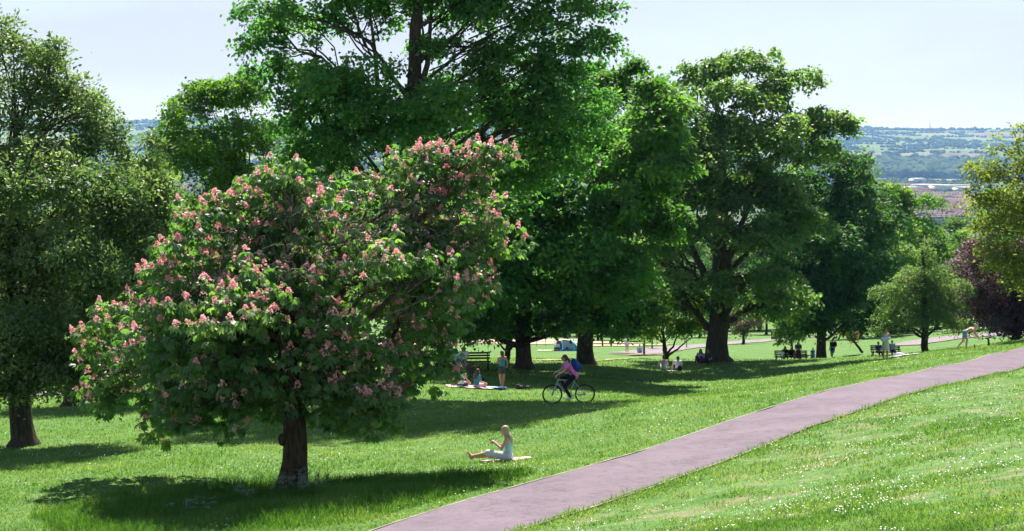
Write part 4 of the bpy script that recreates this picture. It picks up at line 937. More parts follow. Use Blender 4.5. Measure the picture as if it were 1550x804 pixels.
    if style == 'long':
        bk2 = p['nek'] - M @ V3(.085, 0, .06)
        for o in (-.055, 0, .055): t.cone(h + Mh @ V3(-.055, o, -.03), p['nek'] + M @ V3(-.075, o * 1.2, .01), .046, .045, 10); t.cone(p['nek'] + M @ V3(-.075, o * 1.2, .01), p['nek'] + M @ V3(-.125, o * 1.1, -.16), .045, .030, 10)
        for s in (-1, 1): t.cone(h + Mh @ V3(-.01, .072 * s, .0), h + Mh @ V3(-.01, .085 * s, -.12), .028, .026, 8)
    elif style == 'tail': t.cone(h + Mh @ V3(-.10, 0, .02), h + Mh @ V3(-.15, 0, -.06), .034, .036, 8); t.cone(h + Mh @ V3(-.15, 0, -.06), h + Mh @ V3(-.14, 0, -.19), .036, .018, 8)
    elif style == 'bun': t.ball(h + Mh @ V3(-.07, 0, .115), .045, 10, 8)
    if hat:
        b = MB(); b.ball(h + Mh @ V3(-.008, 0, .055), (.112, .100, .075), 14, 8, Mh)
        if hat[1] == 'brim': b.rings([h + [0, 0, .035], h + [0, 0, .050]], [.165, .12], [.155, .112], 20)
        elif hat[1] == 'cap': b.cone(h + Mh @ V3(.07, 0, .045), h + Mh @ V3(.15, 0, .03), .045, .028, 8)
        b.build('hat', cloth(hat[0], CC[hat[0]]), root, smooth=True)
    link('hair', remeshed(t, 'hair', hm, .011), root)
    if glasses:
        b = MB()
        for s in (-1, 1): b.ball(h + Mh @ V3(.094, .033 * s, .014), (.008, .027, .021), 10, 6, Mh); b.tube([h + Mh @ V3(.09, .058 * s, .018), h + Mh @ V3(.0, .080 * s, .012)], .004, 5)
        b.build('sunglasses', cloth('black', CC['black']), root, smooth=True)
    return root
PI = math.pi

# woman on the lawn with a phone
seat_pose = pose(SIT, kL=(.48, .10, .20), kR=(.47, -.07, .12), aL=(.90, .03, .085), aR=(.88, -.11, .06), che=(.0, 0, .41), nek=(.03, 0, .59), hed=(.085, 0, .735), look=(1, 0, -.45), sL=(.01, .17, .555), sR=(.01, -.17, .555),
                 eL=(.13, .20, .33), eR=(.10, -.21, .30), wL=(.33, .06, .46), wR=(.34, -.045, .43), tL=(.98, .04, .20), tR=(.99, -.13, .15))
seat_d = 34.8
person('blonde woman in aqua top sitting alone on the sunny grass looking at her phone', 'person', 769, seat_d, PI - .12, seat_pose, 'fair', 'blonde', 'long', ('aqua', 'tube'), ('lilac_white', 'lap'), 1.02, vox=.0085, glasses=False, curl=.75)
def local(px, d, face, v, dz=0):
    b = place(px, d); c, s = math.cos(face), math.sin(face); return (b[0] + v[0] * c - v[1] * s, b[1] + v[0] * s + v[1] * c, b[2] + v[2] + dz)
m = MB(); m.box((0, 0, 0), (.012, .074, .15)); ph = m.build('phone', plain('phone_black', (.01, .01, .012), .2, .1, 5, spec=.6), None, local(769, seat_d, PI - .12, (.425, .0, .475)), PI - .12)
ph.rotation_euler = (0, .65, PI - .12); tag(ph, 'black phone held up in the hands of the seated blonde woman', 'phone')

def blanket(label, px, d, w, l, c, rz, seed=1, c2=None, crumple=.03, lift=.035, name='picnic_blanket', cat='blanket'):
    r = np.random.default_rng(seed); n = 26; b = place(px, d); u = np.linspace(-.5, .5, n)
    X, Y = np.meshgrid(u * w, u * l, indexing='ij'); X = X + .05 * np.sin(Y * 5 + seed); Y = Y + .05 * np.sin(X * 4 + seed)
    cx_, sx_ = math.cos(rz), math.sin(rz); WX = b[0] + X * cx_ - Y * sx_; WY = b[1] + X * sx_ + Y * cx_
    Z = height(WX, WY) + lift + crumple * (vnoise(X + 9, Y + 9, .22, seed) + .6 * vnoise(X + 9, Y + 9, .09, seed + 3))
    top = np.stack([WX - b[0], WY - b[1], Z - b[2]], -1).reshape(-1, 3); bot = top - [0, 0, .012]; i = (np.arange(n - 1)[:, None] * n + np.arange(n - 1)).ravel()
    q = np.vstack([np.stack([i, i + n, i + n + 1, i + 1], -1), np.stack([i, i + 1, i + n + 1, i + n], -1) + n * n]); N0 = n * n
    rim = np.concatenate([np.arange(n), np.arange(1, n) * n + n - 1, (n - 1) * n + np.arange(n - 2, -1, -1), np.arange(n - 2, 0, -1) * n]); r2 = np.roll(rim, -1)
    q = np.vstack([q, np.stack([rim, rim + N0, r2 + N0, r2], -1)])
    o = link(name, mesh_np(name, np.vstack([top, bot]), q, cloth('rug_' + c, CC[c]), smooth=True), None, tuple(b)); tag(o, label, cat); return o
blanket('pale pink towel under the blonde woman with the phone', 765, seat_d, 1.15, .5, 'pale_pink', .1, 2, lift=.012, crumple=.022)

# cyclist ------------------------------------------------------------
cyc_d, cyc_px, cyc_f = 48.8, 862, PI + .10
cp = pose(STAND, pel=(-.16, 0, .98), che=(.02, 0, 1.24), nek=(.12, 0, 1.40), hed=(.18, 0, 1.555), hL=(-.13, .09, .96), hR=(-.13, -.09, .96), kL=(.17, .11, .62), kR=(.26, -.10, .86), aL=(-.01, .12, .24), aR=(.13, -.12, .49),
          sL=(.09, .18, 1.36), sR=(.09, -.18, 1.36), eL=(.24, .25, 1.14), eR=(.24, -.25, 1.14), wL=(.46, .27, 1.02), wR=(.46, -.27, 1.02), look=(1, 0, -.12), tL=(.14, .12, .175), tR=(.28, -.12, .43))
cyc = person('cyclist in a bright pink t-shirt and black trousers riding across the shaded grass', 'person', cyc_px, cyc_d, cyc_f, cp, 'fair', 'brown', 'tail', ('pink', 'loose'), ('black', 'trousers'), 1.03, shoes='white', glasses=True, vox=.010, curl=.9)
BL = plain('black_rubber', (.012, .012, .013), .6, .1, 30); SILV = plain('silver_frame', (.50, .52, .54), .35, .05, 20, metal=.6); STEEL = plain('spoke_steel', (.35, .35, .36), .35, .05, 20, metal=.8); GREYM = plain('dark_metal', (.06, .06, .065), .5, .1, 20, metal=.4)
bb = place(cyc_px, cyc_d); bike = empty('bicycle', tuple(bb), cyc_f, 'silver and black bicycle ridden by the cyclist in pink', 'bicycle')
def torus(m, c, R, r, n=40, k=8):
    a = np.arange(n) * 2 * np.pi / n; t = np.arange(k) * 2 * np.pi / k
    v = np.stack([(R + r * np.cos(t)[None]) * np.cos(a)[:, None], (r * np.sin(t))[None] * np.ones((n, 1)), (R + r * np.cos(t)[None]) * np.sin(a)[:, None]], -1).reshape(-1, 3) + c
    i = np.arange(n)[:, None]; j = np.arange(k)[None]; q = np.stack([i * k + j, ((i + 1) % n) * k + j, ((i + 1) % n) * k + (j + 1) % k, i * k + (j + 1) % k], -1).reshape(-1, 4); m.add(v, q)
for cx_ in (.60, -.54):
    c = V3(cx_, 0, .345); m = MB(); torus(m, V3(0, 0, 0), .31, .012, 40, 6)
    wh = m.build('wheel', GREYM, bike, tuple(c)); m = MB(); torus(m, V3(0, 0, 0), .328, .026); m.build('tyre', BL, wh, smooth=True)
    m = MB()
    for k in range(24): a = k * PI / 12; m.tube([(0, .02 * (-1) ** k, 0), (.305 * math.cos(a), 0, .305 * math.sin(a))], .0022, 4, False)
    m.tube([(0, -.045, 0), (0, .045, 0)], .022, 10); m.build('spokes', STEEL, wh)
m = MB(); BBk, ST, HT, HB, RA, SC = V3(.0, 0, .29), V3(-.17, 0, .80), V3(.40, 0, .86), V3(.44, 0, .74), V3(-.54, 0, .345), V3(-.19, 0, .90)
m.tube([HT, ST], .019, 8); m.tube([HB, BBk], .024, 8); m.tube([ST + (SC - ST) * .3, BBk], .018, 8); m.tube([HT + (HT - HB) * .15, HB - (HT - HB) * .2], .024, 8)
for s in (-1, 1): m.tube([BBk + [0, .03 * s, 0], RA + [0, .06 * s, 0]], .012, 6); m.tube([ST + [0, .015 * s, -.03], RA + [0, .06 * s, 0]], .011, 6)
m.build('frame', SILV, bike, smooth=True)
m = MB(); FA = V3(.60, 0, .345)
m.tube([HB + [-.0, 0, 0], HB + [.03, 0, -.06]], .022, 8)
for s in (-1, 1): m.tube([HB + [.03, .05 * s, -.05], FA + [0, .055 * s, 0]], .015, 8)
m.tube([HB + [.03, -.055, -.05], HB + [.03, .055, -.05]], .02, 8); m.build('fork', SILV, bike, smooth=True)
m = MB(); m.tube([HT, V3(.38, 0, .99)], .017, 8); m.tube([V3(.38, 0, .99), V3(.46, 0, 1.0)], .018, 8); m.tube([V3(.46, -.30, 1.0), V3(.47, 0, .99), V3(.46, .30, 1.0)], .014, 8)
for s in (-1, 1): m.tube([V3(.46, .20 * s, 1.0), V3(.46, .31 * s, 1.0)], .018, 8); m.tube([V3(.50, .19 * s, .98), V3(.53, .27 * s, .94)], .006, 5)
m.build('handlebar', GREYM, bike, smooth=True)
m = MB(); m.ball((-.22, 0, .93), (.10, .075, .03)); m.ball((-.10, 0, .93), (.10, .03, .025)); m.build('saddle', BL, bike, smooth=True)
m = MB(); m.tube([ST, SC], .014, 8); m.build('seat_post', GREYM, bike, smooth=True)
m = MB(); torus(m, V3(.0, -.05, .29), .085, .006, 28, 5); m.tube([V3(0, -.07, .29), V3(0, .07, .29)], .018, 8); m.tube([V3(0, .08, .29), V3(.02, .085, .125)], .012, 6); m.tube([V3(0, -.08, .29), V3(.12, -.085, .41)], .012, 6)
m.tube([V3(0, -.05, .372), V3(-.54, -.05, .38)], .005, 4); m.tube([V3(0, -.05, .208), V3(-.54, -.05, .31)], .005, 4); m.build('crankset', GREYM, bike)
for v in ((.04, .125, .135), (.14, -.125, .40)): m = MB(); m.box(v, (.09, .08, .02)); m.build('pedal', BL, bike)
m = MB(); m.tube([V3(-.40, .07, .35), V3(-.36, .12, .03)], .008, 5); m.build('kickstand', GREYM, bike)
m = MB(); m.box((.0, .022, -.27), (.09, .006, .03)); rf_ = m.build('wheel_reflector', plain('reflector_white', (.7, .7, .68), .4, .05), bike, (.60, 0, .345))
# backpack
m = MB(); m.ball((0, 0, 0), (.135, .16, .24), 16, 12); m.ball((-.09, 0, -.09), (.09, .13, .12), 14, 10)
bpk = empty('backpack', local(cyc_px, cyc_d, cyc_f, (-.185 - .02, 0, 1.36)), cyc_f, 'blue backpack on the back of the cyclist', 'backpack'); bpk.scale = (1.03,) * 3
link('pack', remeshed(m, 'pack', cloth('backpack_blue', (.02, .06, .28)), .014), bpk).rotation_euler = (0, .42, 0)
m = MB()
for s in (-1, 1): m.tube(bez(V3(.06, .11 * s, .20), V3(.20, .12 * s, .24), V3(.36, .13 * s, -.0), V3(.13, .14 * s, -.28), 12), .017, 6)
m.build('straps', cloth('strap', (.03, .03, .12)), bpk)

# benches -------------------------------------------------------------
WOODD = plain('dark_bench_wood', (.055, .038, .028), .8, .3, 8); IRON = plain('bench_iron', (.03, .03, .032), .6, .1, 20)
def bench(label, px, d, rz, w=1.8, dark=True):
    b = place(px, d); r = empty('park_bench', tuple(b), rz, label, 'bench')
    m = MB()
    for k in range(4): m.box((.04 + k * .115, 0, .45), (.095, w, .035))
    m.build('seat', WOODD, r); m = MB()
    for k in range(3): m.box((-.06 - k * .025, 0, .60 + k * .13), (.03, w, .095), ry=-.18)
    m.build('backrest', WOODD, r)
    for s in (-1, 1):
        m = MB(); y = s * (w / 2 - .12); m.box((.38, y, .215), (.06, .06, .43)); m.box((0, y, .215), (.06, .06, .43)); m.box((.19, y, .40), (.46, .05, .05)); m.box((-.085, y, .66), (.045, .05, .50), ry=-.18); m.box((.17, y, .64), (.44, .05, .04)); m.box((.36, y, .53), (.045, .045, .2))
        m.build('leg', IRON, r)
    return r
bench('dark wooden bench behind the picnic group beside the slim shade tree', 712, 71, PI / 2 + .1 - PI, 2.0)
bench('long dark wooden bench under the dark maple beside the young tree', 1197, 107, -PI / 2, 2.5)
bench('dark wooden bench by the path at the left behind the flowering tree', 146, 69, -PI / 2 + .05, 2.3)
bench('dark bench half hidden behind the towel woman on the right lawn', 1340, 104, -PI / 2, 2.2)

# picnic group ----------------------------------------------------------
person('person in a long slate blue tunic with short black hair standing by the picnic rug', 'person', 690, 62.6, PI / 2 - .3, pose(STAND, wL=(.2, .15, 1.0), eL=(.03, .22, 1.1)), 'fair', 'black', 'short', ('slate', 'loose'), ('slate', 'shorts'), 1.0)
person('child in a red top sitting on the bench behind the standing tunic wearer', 'person', 682, 70.6, -PI / 2, pose(BENCH), 'tan', 'black', 'short', ('red', 'tee'), ('charcoal', 'trousers'), .82, bust=False, dz=.06)
person('long haired girl in a white t-shirt sitting on the bench behind the picnic', 'person', 702, 70.7, -PI / 2, pose(BENCH), 'fair', 'black', 'long', ('white', 'tee'), ('grey', 'trousers'), .95, dz=.02)
person('seated picnicker in a white vest with her back turned on the pink rug', 'person', 698, 61.4, PI / 2 - .55, pose(SIT, kL=(.40, .05, .16), kR=(.45, -.14, .14)), 'fair', 'brown', 'bun', ('white', 'tank'), ('navy', 'shorts'), 1.04, vox=.011)
person('seated picnicker in a teal top with long dark hair on the pink rug', 'person', 721, 61.4, PI / 2 - .9, pose(SIT, kL=(.42, .10, .18), kR=(.45, -.12, .16)), 'fair', 'brown', 'long', ('teal', 'tee'), ('pale_pink', 'shorts'), 1.0)
person('woman in a teal cropped top and dark shorts walking right of the picnic rug', 'person', 760, 62.2, PI / 2 + .5, pose(STAND, aL=(-.16, .10, .12), kL=(.0, .10, .50), aR=(.10, -.09, .08), wL=(.17, .05, 1.18), eL=(.0, .25, 1.13), eR=(-.02, -.26, 1.12), wR=(.10, -.30, .98)), 'tan', 'brown', 'tail', ('teal', 'crop'), ('charcoal', 'shorts'), 1.0, shoes='white')
blanket('pink picnic rug under the two seated picnickers in the tree shade', 711, 61.6, 2.0, 1.5, 'pale_pink', .1, 3, lift=.03)
blanket('light blue towel overlapping the right end of the pink picnic rug', 747, 61.9, 1.2, .8, 'skyblue', .05, 4, lift=.05)
m = MB(); m.ball((0, 0, .09), (.42, .13, .09), 14, 8); m.ball((-.18, 0, .16), (.11, .1, .07)); o = m.build('clothes_heap', cloth('charcoal', CC['charcoal']), None, tuple(place(790, 62.3)), smooth=True); tag(o, 'dark heap of clothes on the shaded grass right of the walking woman', 'clothes')
def pushchair():
    b = place(717, 64.5); r = empty('pushchair', tuple(b), 0, 'dark brown pushchair parked behind the two seated picnickers', 'pushchair'); m = MB()
    ph = np.linspace(.15, 1.9, 8); th = np.linspace(-1.25, 1.25, 9); V = np.array([[-.05 - .34 * math.cos(a) * math.cos(t) * 1.0, .27 * math.sin(t), .62 + .36 * math.sin(a) * math.cos(t * .6)] for a in ph for t in th])
    i = (np.arange(7)[:, None] * 9 + np.arange(8)).ravel(); q = np.stack([i, i + 1, i + 10, i + 9], -1); V2 = (V - [-.05, 0, .6]) * .95 + [-.05, 0, .6]; n = len(V); m.add(np.vstack([V, V2]), np.vstack([q, q[:, ::-1] + n])); m.build('hood', cloth('brown', (.07, .04, .03)), r, smooth=True)
    m = MB(); m.box((.05, 0, .48), (.5, .38, .07), ry=-.15); m.box((-.2, 0, .66), (.08, .38, .4), ry=-.35); m.build('seat', cloth('charcoal', CC['charcoal']), r)
    m = MB()
    for s in (-1, 1): m.tube([(-.38, .22 * s, .12), (.12, .22 * s, .5), (.42, .22 * s, .98)], .014, 6); m.tube([(.36, .22 * s, .12), (-.05, .22 * s, .55)], .014, 6)
    m.tube([(.42, -.22, .98), (.42, .22, .98)], .018, 6); m.build('frame', IRON, r)
    for x in (-.38, .36):
        for s in (-1, 1): m = MB(); torus(m, V3(0, 0, 0), .105, .02, 20, 6); m.tube([(0, -.02, 0), (0, .02, 0)], .09, 12); m.build('wheel', BL, r, (x, .26 * s, .12))
pushchair()

# pair on the lawn, couple by the trunk
person('seated woman in a grey vest, back turned, left of the pair on the shade edge', 'person', 1005, 83, PI / 2 + .1, pose(SIT), 'fair', 'brown', 'bun', ('grey', 'tank'), ('grey', 'lap'), 1.08, group='pair sitting on the lawn', vox=.013)
person('seated woman in white, back turned, right of the pair on the shade edge', 'person', 1026, 83, PI / 2 - .1, pose(SIT, wL=(-.05, .33, .08), eL=(.0, .30, .32)), 'fair', 'black', 'tail', ('white', 'tee'), ('black', 'lap'), 1.05, group='pair sitting on the lawn', vox=.013)
m = MB(); m.ball((0, 0, .17), (.15, .10, .2), 14, 10); o = link('shoulder_bag', remeshed(m, 'bag', cloth('black', CC['black']), .014), None, tuple(place(1029, 82.7)), 0); tag(o, 'black bag standing against the back of the woman in white', 'bag')
blanket('white cloth lying between the two women seated on the shade edge', 1017, 82.7, .55, .5, 'white', 0, 6, lift=.02, name='white_cloth', cat='cloth')
person('person in a lilac top sitting in the shade left of the sycamore trunk', 'person', 1061, 88.6, -PI / 2 - .5, pose(SIT, kL=(.36, .15, .42), kR=(.36, -.14, .42), aL=(.50, .14, .06), aR=(.50, -.14, .06)), 'tan', 'black', 'long', ('lilac', 'tee'), ('maroon', 'trousers'), 1.1, vox=.013)
person('person in dark clothes leaning back against the sycamore trunk', 'person', 1071, 88.4, -PI / 2 - .7, pose(SIT, che=(-.08, 0, .40), nek=(-.10, 0, .57), hed=(-.08, 0, .72), sL=(-.1, .175, .54), sR=(-.1, -.175, .54), eL=(-.02, .24, .3), eR=(-.02, -.24, .3), wL=(.2, .1, .26), wR=(.2, -.1, .26), kL=(.36, .12, .40), kR=(.40, -.12, .30)), 'tan', 'black', 'short', ('charcoal', 'tee'), ('charcoal', 'trousers'), 1.1, bust=False, vox=.013)

# bench group
person('left of the two people in black seated on the long bench', 'person', 1188, 106.7, -PI / 2, pose(BENCH), 'tan', 'black', 'long', ('black', 'long'), ('black', 'trousers'), 1.02, vox=.014, group='people in black on the bench')
person('right of the two people in black seated on the long bench', 'person', 1198, 106.7, -PI / 2, pose(BENCH), 'tan', 'black', 'long', ('black', 'long'), ('black', 'trousers'), .98, vox=.014, group='people in black on the bench')
person('long haired woman in a long dark maroon dress standing in front of the bench', 'person', 1208, 103.8, -PI / 2 - .2, pose(STAND, wL=(.24, .02, 1.14), wR=(.26, -.03, 1.08), eL=(.03, .22, 1.08), eR=(.03, -.22, 1.08)), 'fair', 'brown', 'long', ('charcoal', 'tee'), ('maroon', 'long_dress'), 1.0, vox=.014)
person('toddler in lilac hat and white top standing left of the bench group', 'person', 1184, 103.2, PI / 2 - .6, pose(STAND), 'fair', 'brown', 'short', ('white', 'tee'), ('grey', 'shorts'), .63, bust=False, hat=('lilac', 'brim'), vox=.016)
person('small girl in a blue dress and pale sun hat right of the bench group', 'person', 1230, 103.6, -PI / 2 + .3, pose(STAND), 'fair', 'brown', 'short', ('blue', 'tee'), ('blue', 'dress'), .68, bust=False, hat=('skyblue', 'brim'), vox=.016)
person('man in a black t-shirt and blue shorts walking right of the dark maple trunk', 'person', 1260, 103.9, -PI / 2 - .9, pose(STAND, aL=(.17, .09, .08), kL=(.15, .09, .50), aR=(-.22, -.09, .12), kR=(.02, -.09, .50), wL=(.25, .06, 1.06), eL=(.0, .25, 1.08)), 'fair', 'brown', 'short', ('black', 'loose'), ('blue', 'shorts'), 1.06, bust=False, vox=.013)
m = MB(); m.ball((0, 0, 0), (.14, .16, .24), 14, 10); bo = local(1260, 103.9, -PI / 2 - .9, (-.26, 0, 1.30)); o = link('backpack', remeshed(m, 'rucksack', cloth('black', CC['black']), .018), None, bo, -PI / 2 - .9); tag(o, 'black rucksack on the back of the man in blue shorts', 'backpack')

# right lawn
person('woman in a beige skirt standing on the sunny lawn holding a folded towel', 'person', 1340, 80, -PI / 2 - .1, pose(STAND, eL=(.02, .25, 1.12), eR=(.02, -.25, 1.12), wL=(.24, .10, 1.12), wR=(.24, -.10, 1.12)), 'tan', 'auburn', 'bun', ('beige', 'tube'), ('beige', 'skirt'), 1.03, vox=.011)
m = MB(); m.ball((0, 0, 0), (.13, .27, .09), 14, 10); m.ball((.05, -.2, -.05), (.10, .14, .13)); o = link('folded_towel', remeshed(m, 'towel', cloth('towel_blue', (.50, .55, .68)), .014), None, local(1340, 80, -PI / 2 - .1, (.27, 0, 1.19)), -PI / 2 - .1); tag(o, 'pale blue towel bundled in the arms of the woman in the beige skirt', 'towel')
person('person in dark blue sitting on the bench behind the towel woman', 'person', 1329, 103.6, -PI / 2 + .2, pose(BENCH), 'tan', 'black', 'short', ('navy', 'tee'), ('navy', 'trousers'), 1.0, bust=False, vox=.014)
person('person in a pale blue shirt sitting on the bench right of the towel woman', 'person', 1350, 103.6, -PI / 2, pose(BENCH), 'fair', 'brown', 'short', ('skyblue', 'tee'), ('navy', 'trousers'), 1.0, bust=False, vox=.014)
blanket('white towel spread flat on the sunny lawn beside the towel woman', 1368, 80.3, 1.6, .9, 'white', .15, 8, lift=.05, name='beach_towel', cat='towel')
m = MB(); m.ball((0, 0, .12), (.30, .16, .13), 14, 8); m.ball((.22, .02, .08), (.2, .14, .09)); m.ball((-.2, 0, .08), (.14, .14, .09)); o = link('clothes_bundle', remeshed(m, 'bundle', cloth('pale_clothes', (.62, .60, .70)), .02), None, tuple(place(1361, 80.4))); tag(o, 'pale bundle of clothes lying on the spread white towel', 'clothes')
lp = pose(STAND, pel=(-.05, 0, .90), che=(.24, 0, 1.05), nek=(.41, 0, 1.11), hed=(.54, 0, 1.17), hL=(-.05, .09, .87), hR=(-.05, -.09, .87), kL=(.10, .10, .47), kR=(-.14, -.10, .46), aL=(.06, .10, .08), aR=(-.42, -.10, .10),
          sL=(.37, .17, 1.05), sR=(.37, -.17, 1.05), eL=(.46, .17, .80), eR=(.50, -.18, .80), wL=(.62, .12, .58), wR=(.68, -.12, .60), look=(1, 0, -.5), tR=(-.30, -.10, .03))
person('shirtless person in denim shorts bending forward at the right edge of the lawn', 'person', 1461, 76.5, -.15, lp, 'fair', 'blonde', 'bun', ('white', 'none'), ('denim', 'shorts'), 1.06, bust=False, vox=.011)
m = MB(); m.tube([(0, 0, -.05), (0, 0, .22)], .035, 8); o = m.build('wooden_stake', plain('stake_wood', (.10, .07, .04), .9, .3, 10), None, tuple(place(1475, 77))); tag(o, 'short wooden stake in the grass in front of the bending person', 'stake')
m = MB(); m.tube([(0, 0, -.05), (-.04, 0, .30), (-.06, 0, .40)], [.06, .055, .05], 8); m.box((-.04, 0, .44), (.36, .14, .06), ry=-.25); o = m.build('ground_light', IRON, None, tuple(place(1497, 78.5))); tag(o, 'low black post with a flat angled head at the right lawn edge', 'post')

# tent and far visitors
def tent():
    b = place(857, 136); r = empty('beach_tent', tuple(b), -.35, 'blue and white pop up beach tent open to the side beyond the cyclist', 'tent')
    def shell(t0, t1):
        A = np.linspace(0, PI / 2 * 1.12, 10); T = np.linspace(t0, t1, 7)
        V = np.array([[1.25 * math.cos(t) * (math.sin(min(a, PI / 2)) ** .0) * math.cos(a * .86) , 0.0, 0] for a in A for t in T])
        V = np.array([[1.25 * math.cos(t), 1.0 * math.sin(t) * math.cos(a), 1.15 * math.sin(t) * math.sin(a)] for a in A for t in T])
        n = len(V); i = (np.arange(9)[:, None] * 7 + np.arange(6)).ravel(); q = np.stack([i, i + 1, i + 8, i + 7], -1); return np.vstack([V, V * .98]), np.vstack([q, q[:, ::-1] + n])
    for k, c in enumerate(('tent_aqua', 'tent_white', 'tent_blue')):
        m = MB(); v, q = shell(.02 + k * PI / 3, (k + 1) * PI / 3 - .01 if k < 2 else PI - .02); m.add(v, q)
        m.build('panel', cloth(c, {'tent_aqua': (.12, .62, .66), 'tent_white': (.72, .80, .88), 'tent_blue': (.03, .30, .66)}[c]), r, smooth=True)
    m = MB(); m.box((0, .2, .06), (2.4, 1.8, .03)); m.build('groundsheet', cloth('tent_blue', (.03, .22, .55)), r)
tent()
person('distant person in black and white sitting beside the beach tent', 'person', 843, 136, -PI / 2, pose(SIT), 'fair', 'black', 'short', ('white', 'tee'), ('black', 'lap'), 1.1, vox=.018)
blanket('cream mat on the grass left of the beach tent', 834, 136, 2.6, .9, 'cream', 0, 9, lift=.07, name='cream_mat', cat='mat')
person('distant person in white standing by the soil patch with saplings', 'person', 949, 131, -PI / 2, pose(STAND), 'fair', 'auburn', 'short', ('white', 'tee'), ('skyblue', 'shorts'), .85, bust=False, vox=.018)
person('distant child in pale blue crouching among the saplings', 'person', 968, 129, -PI / 2, pose(SIT), 'fair', 'brown', 'short', ('skyblue', 'tee'), ('grey', 'lap'), 1.0, bust=False, vox=.018)
person('distant person in lilac standing at the edge of the sandy playground', 'person', 722, 156, -PI / 2, pose(STAND), 'fair', 'brown', 'short', ('lilac', 'tee'), ('navy', 'trousers'), .95, bust=False, vox=.02)
# posts, litter bin, playground rails
PALE = plain('galvanised_post', (.38, .39, .40), .5, .1, 10, metal=.3)
for i, (px, d, h, lb) in enumerate([(1039, 142, 3.2, 'tall pale metal post at the near side of the far path'), (925, 150, 1.6, 'short dark timber post left of the soil patch'), (912, 150, 2.6, 'dark slender post at the left end of the sandy strip')]):
    m = MB(); m.tube([(0, 0, -.2), (.12 if i == 0 else 0, 0, h)], .06 if i == 0 else .09, 8); m.ball((.12 if i == 0 else 0, 0, h), .07, 8, 6)
    tag(m.build('post', PALE if i == 0 else WOODD, None, tuple(place(px, d)), smooth=True), lb, 'post')
def rail(label, px, d, w, rz, h=1.0, n=9, mat=None):
    r = empty('railing', tuple(place(px, d)), rz, label, 'railing'); mat = mat or PALE
    m = MB(); m.tube([(-w / 2, 0, h), (w / 2, 0, h)], .03, 6); m.tube([(-w / 2, 0, h * .5), (w / 2, 0, h * .5)], .025, 6); m.build('rail', mat, r)
    for k in range(n): m = MB(); m.tube([(-w / 2 + w * k / (n - 1), 0, -.3), (-w / 2 + w * k / (n - 1), 0, h)], .035, 6); m.build('upright', mat, r)
rail('low pale railing at the sandy playground edge beyond the cyclist', 812, 152, 8, .05)
rail('low timber rail on the sand behind the picnic group', 700, 158, 9, -.05, .8, 7, WOODD)
m = MB(); m.rings([(0, 0, 0), (0, 0, .05), (0, 0, .85), (0, 0, .95)], [.26, .27, .30, .24], [.26, .27, .30, .24], 14); o = m.build('litter_bin', plain('bin_green', (.02, .05, .03), .6, .1), None, tuple(place(676, 150)), smooth=True); tag(o, 'dark litter bin on the far grass behind the slim shade tree', 'litter bin')
m = MB(); m.rings([(0, 0, 0), (0, 0, .05), (0, 0, .95), (0, 0, 1.05)], [.3, .31, .34, .28], [.3, .31, .34, .28], 14); o = m.build('litter_bin', plain('bin_black', (.02, .02, .022), .6, .1), None, tuple(place(1171, 168)), smooth=True); tag(o, 'dark litter bin on the far grass left of the young tree', 'litter bin')
# ------------------------------------------------------------------ valley, town and far hills
WALLS = [plain('brick_walls', (.30, .17, .13), .9, .2, .2), plain('pale_walls', (.55, .50, .44), .9, .1, .2)]
ROOFS = [plain('red_tiles', (.17, .070, .062), .85, .2, .3), plain('brown_tiles', (.13, .08, .078), .85, .2, .3), plain('slate_tiles', (.11, .10, .12), .8, .2, .3)]
WHT = plain('white_render', (.58, .58, .57), .8, .06, .3); GLS = plain('dark_windows', (.04, .05, .06), .2, .1, 1, spec=.6)
def terrace(n, wall, roof):
    r = empty('terraced_houses', (0, 0, 0)); w = 5.4; L = n * w; D = 8.5; hh = 5.6; rh = 2.7
    m = MB(); m.box((0, 0, hh / 2 - 1.5), (L, D, hh + 3))
    for k in range(n):
        x = -L / 2 + (k + .5) * w; m.m = 1
        for z in (1.5, 4.2): m.box((x + 1.2, -D / 2 - .03, z), (1.2, .1, 1.4))
        m.m = 2; m.box((x - 1.2, -D / 2 - .35, 1.4), (2.1, .6, 3.0)); m.m = 1; m.box((x - 1.2, -D / 2 - .03, 4.2), (1.5, .1, 1.4))
    m.build('walls', [wall, GLS, WHT], r)
    m = MB(); e = .35
    V = [(-L / 2 - e, -D / 2 - e, hh), (L / 2 + e, -D / 2 - e, hh), (L / 2 + e, 0, hh + rh), (-L / 2 - e, 0, hh + rh), (-L / 2 - e, D / 2 + e, hh), (L / 2 + e, D / 2 + e, hh)]
    m.add(V, [[0, 1, 2, 3], [3, 2, 5, 4], [0, 4, 5, 1]], [[0, 3, 4], [1, 5, 2]]); m.m = 1
    for k in range(n + 1): m.box((-L / 2 + k * w * .98 + .3, 0, hh + rh + .3), (.7, 1.6, 1.6))
    m.build('roof', [roof, wall], r)
    return r
tp = [terrace(8, WALLS[0], ROOFS[0]), terrace(6, WALLS[1], ROOFS[1]), terrace(10, WALLS[0], ROOFS[2]), terrace(7, WHT, ROOFS[0])]
r = np.random.default_rng(21); first = [True] * 4
kinds_t = ['red brick terrace with a red tiled roof', 'pale walled terrace with a brown tiled roof', 'red brick terrace with a grey slate roof', 'white walled terrace with a red tiled roof']
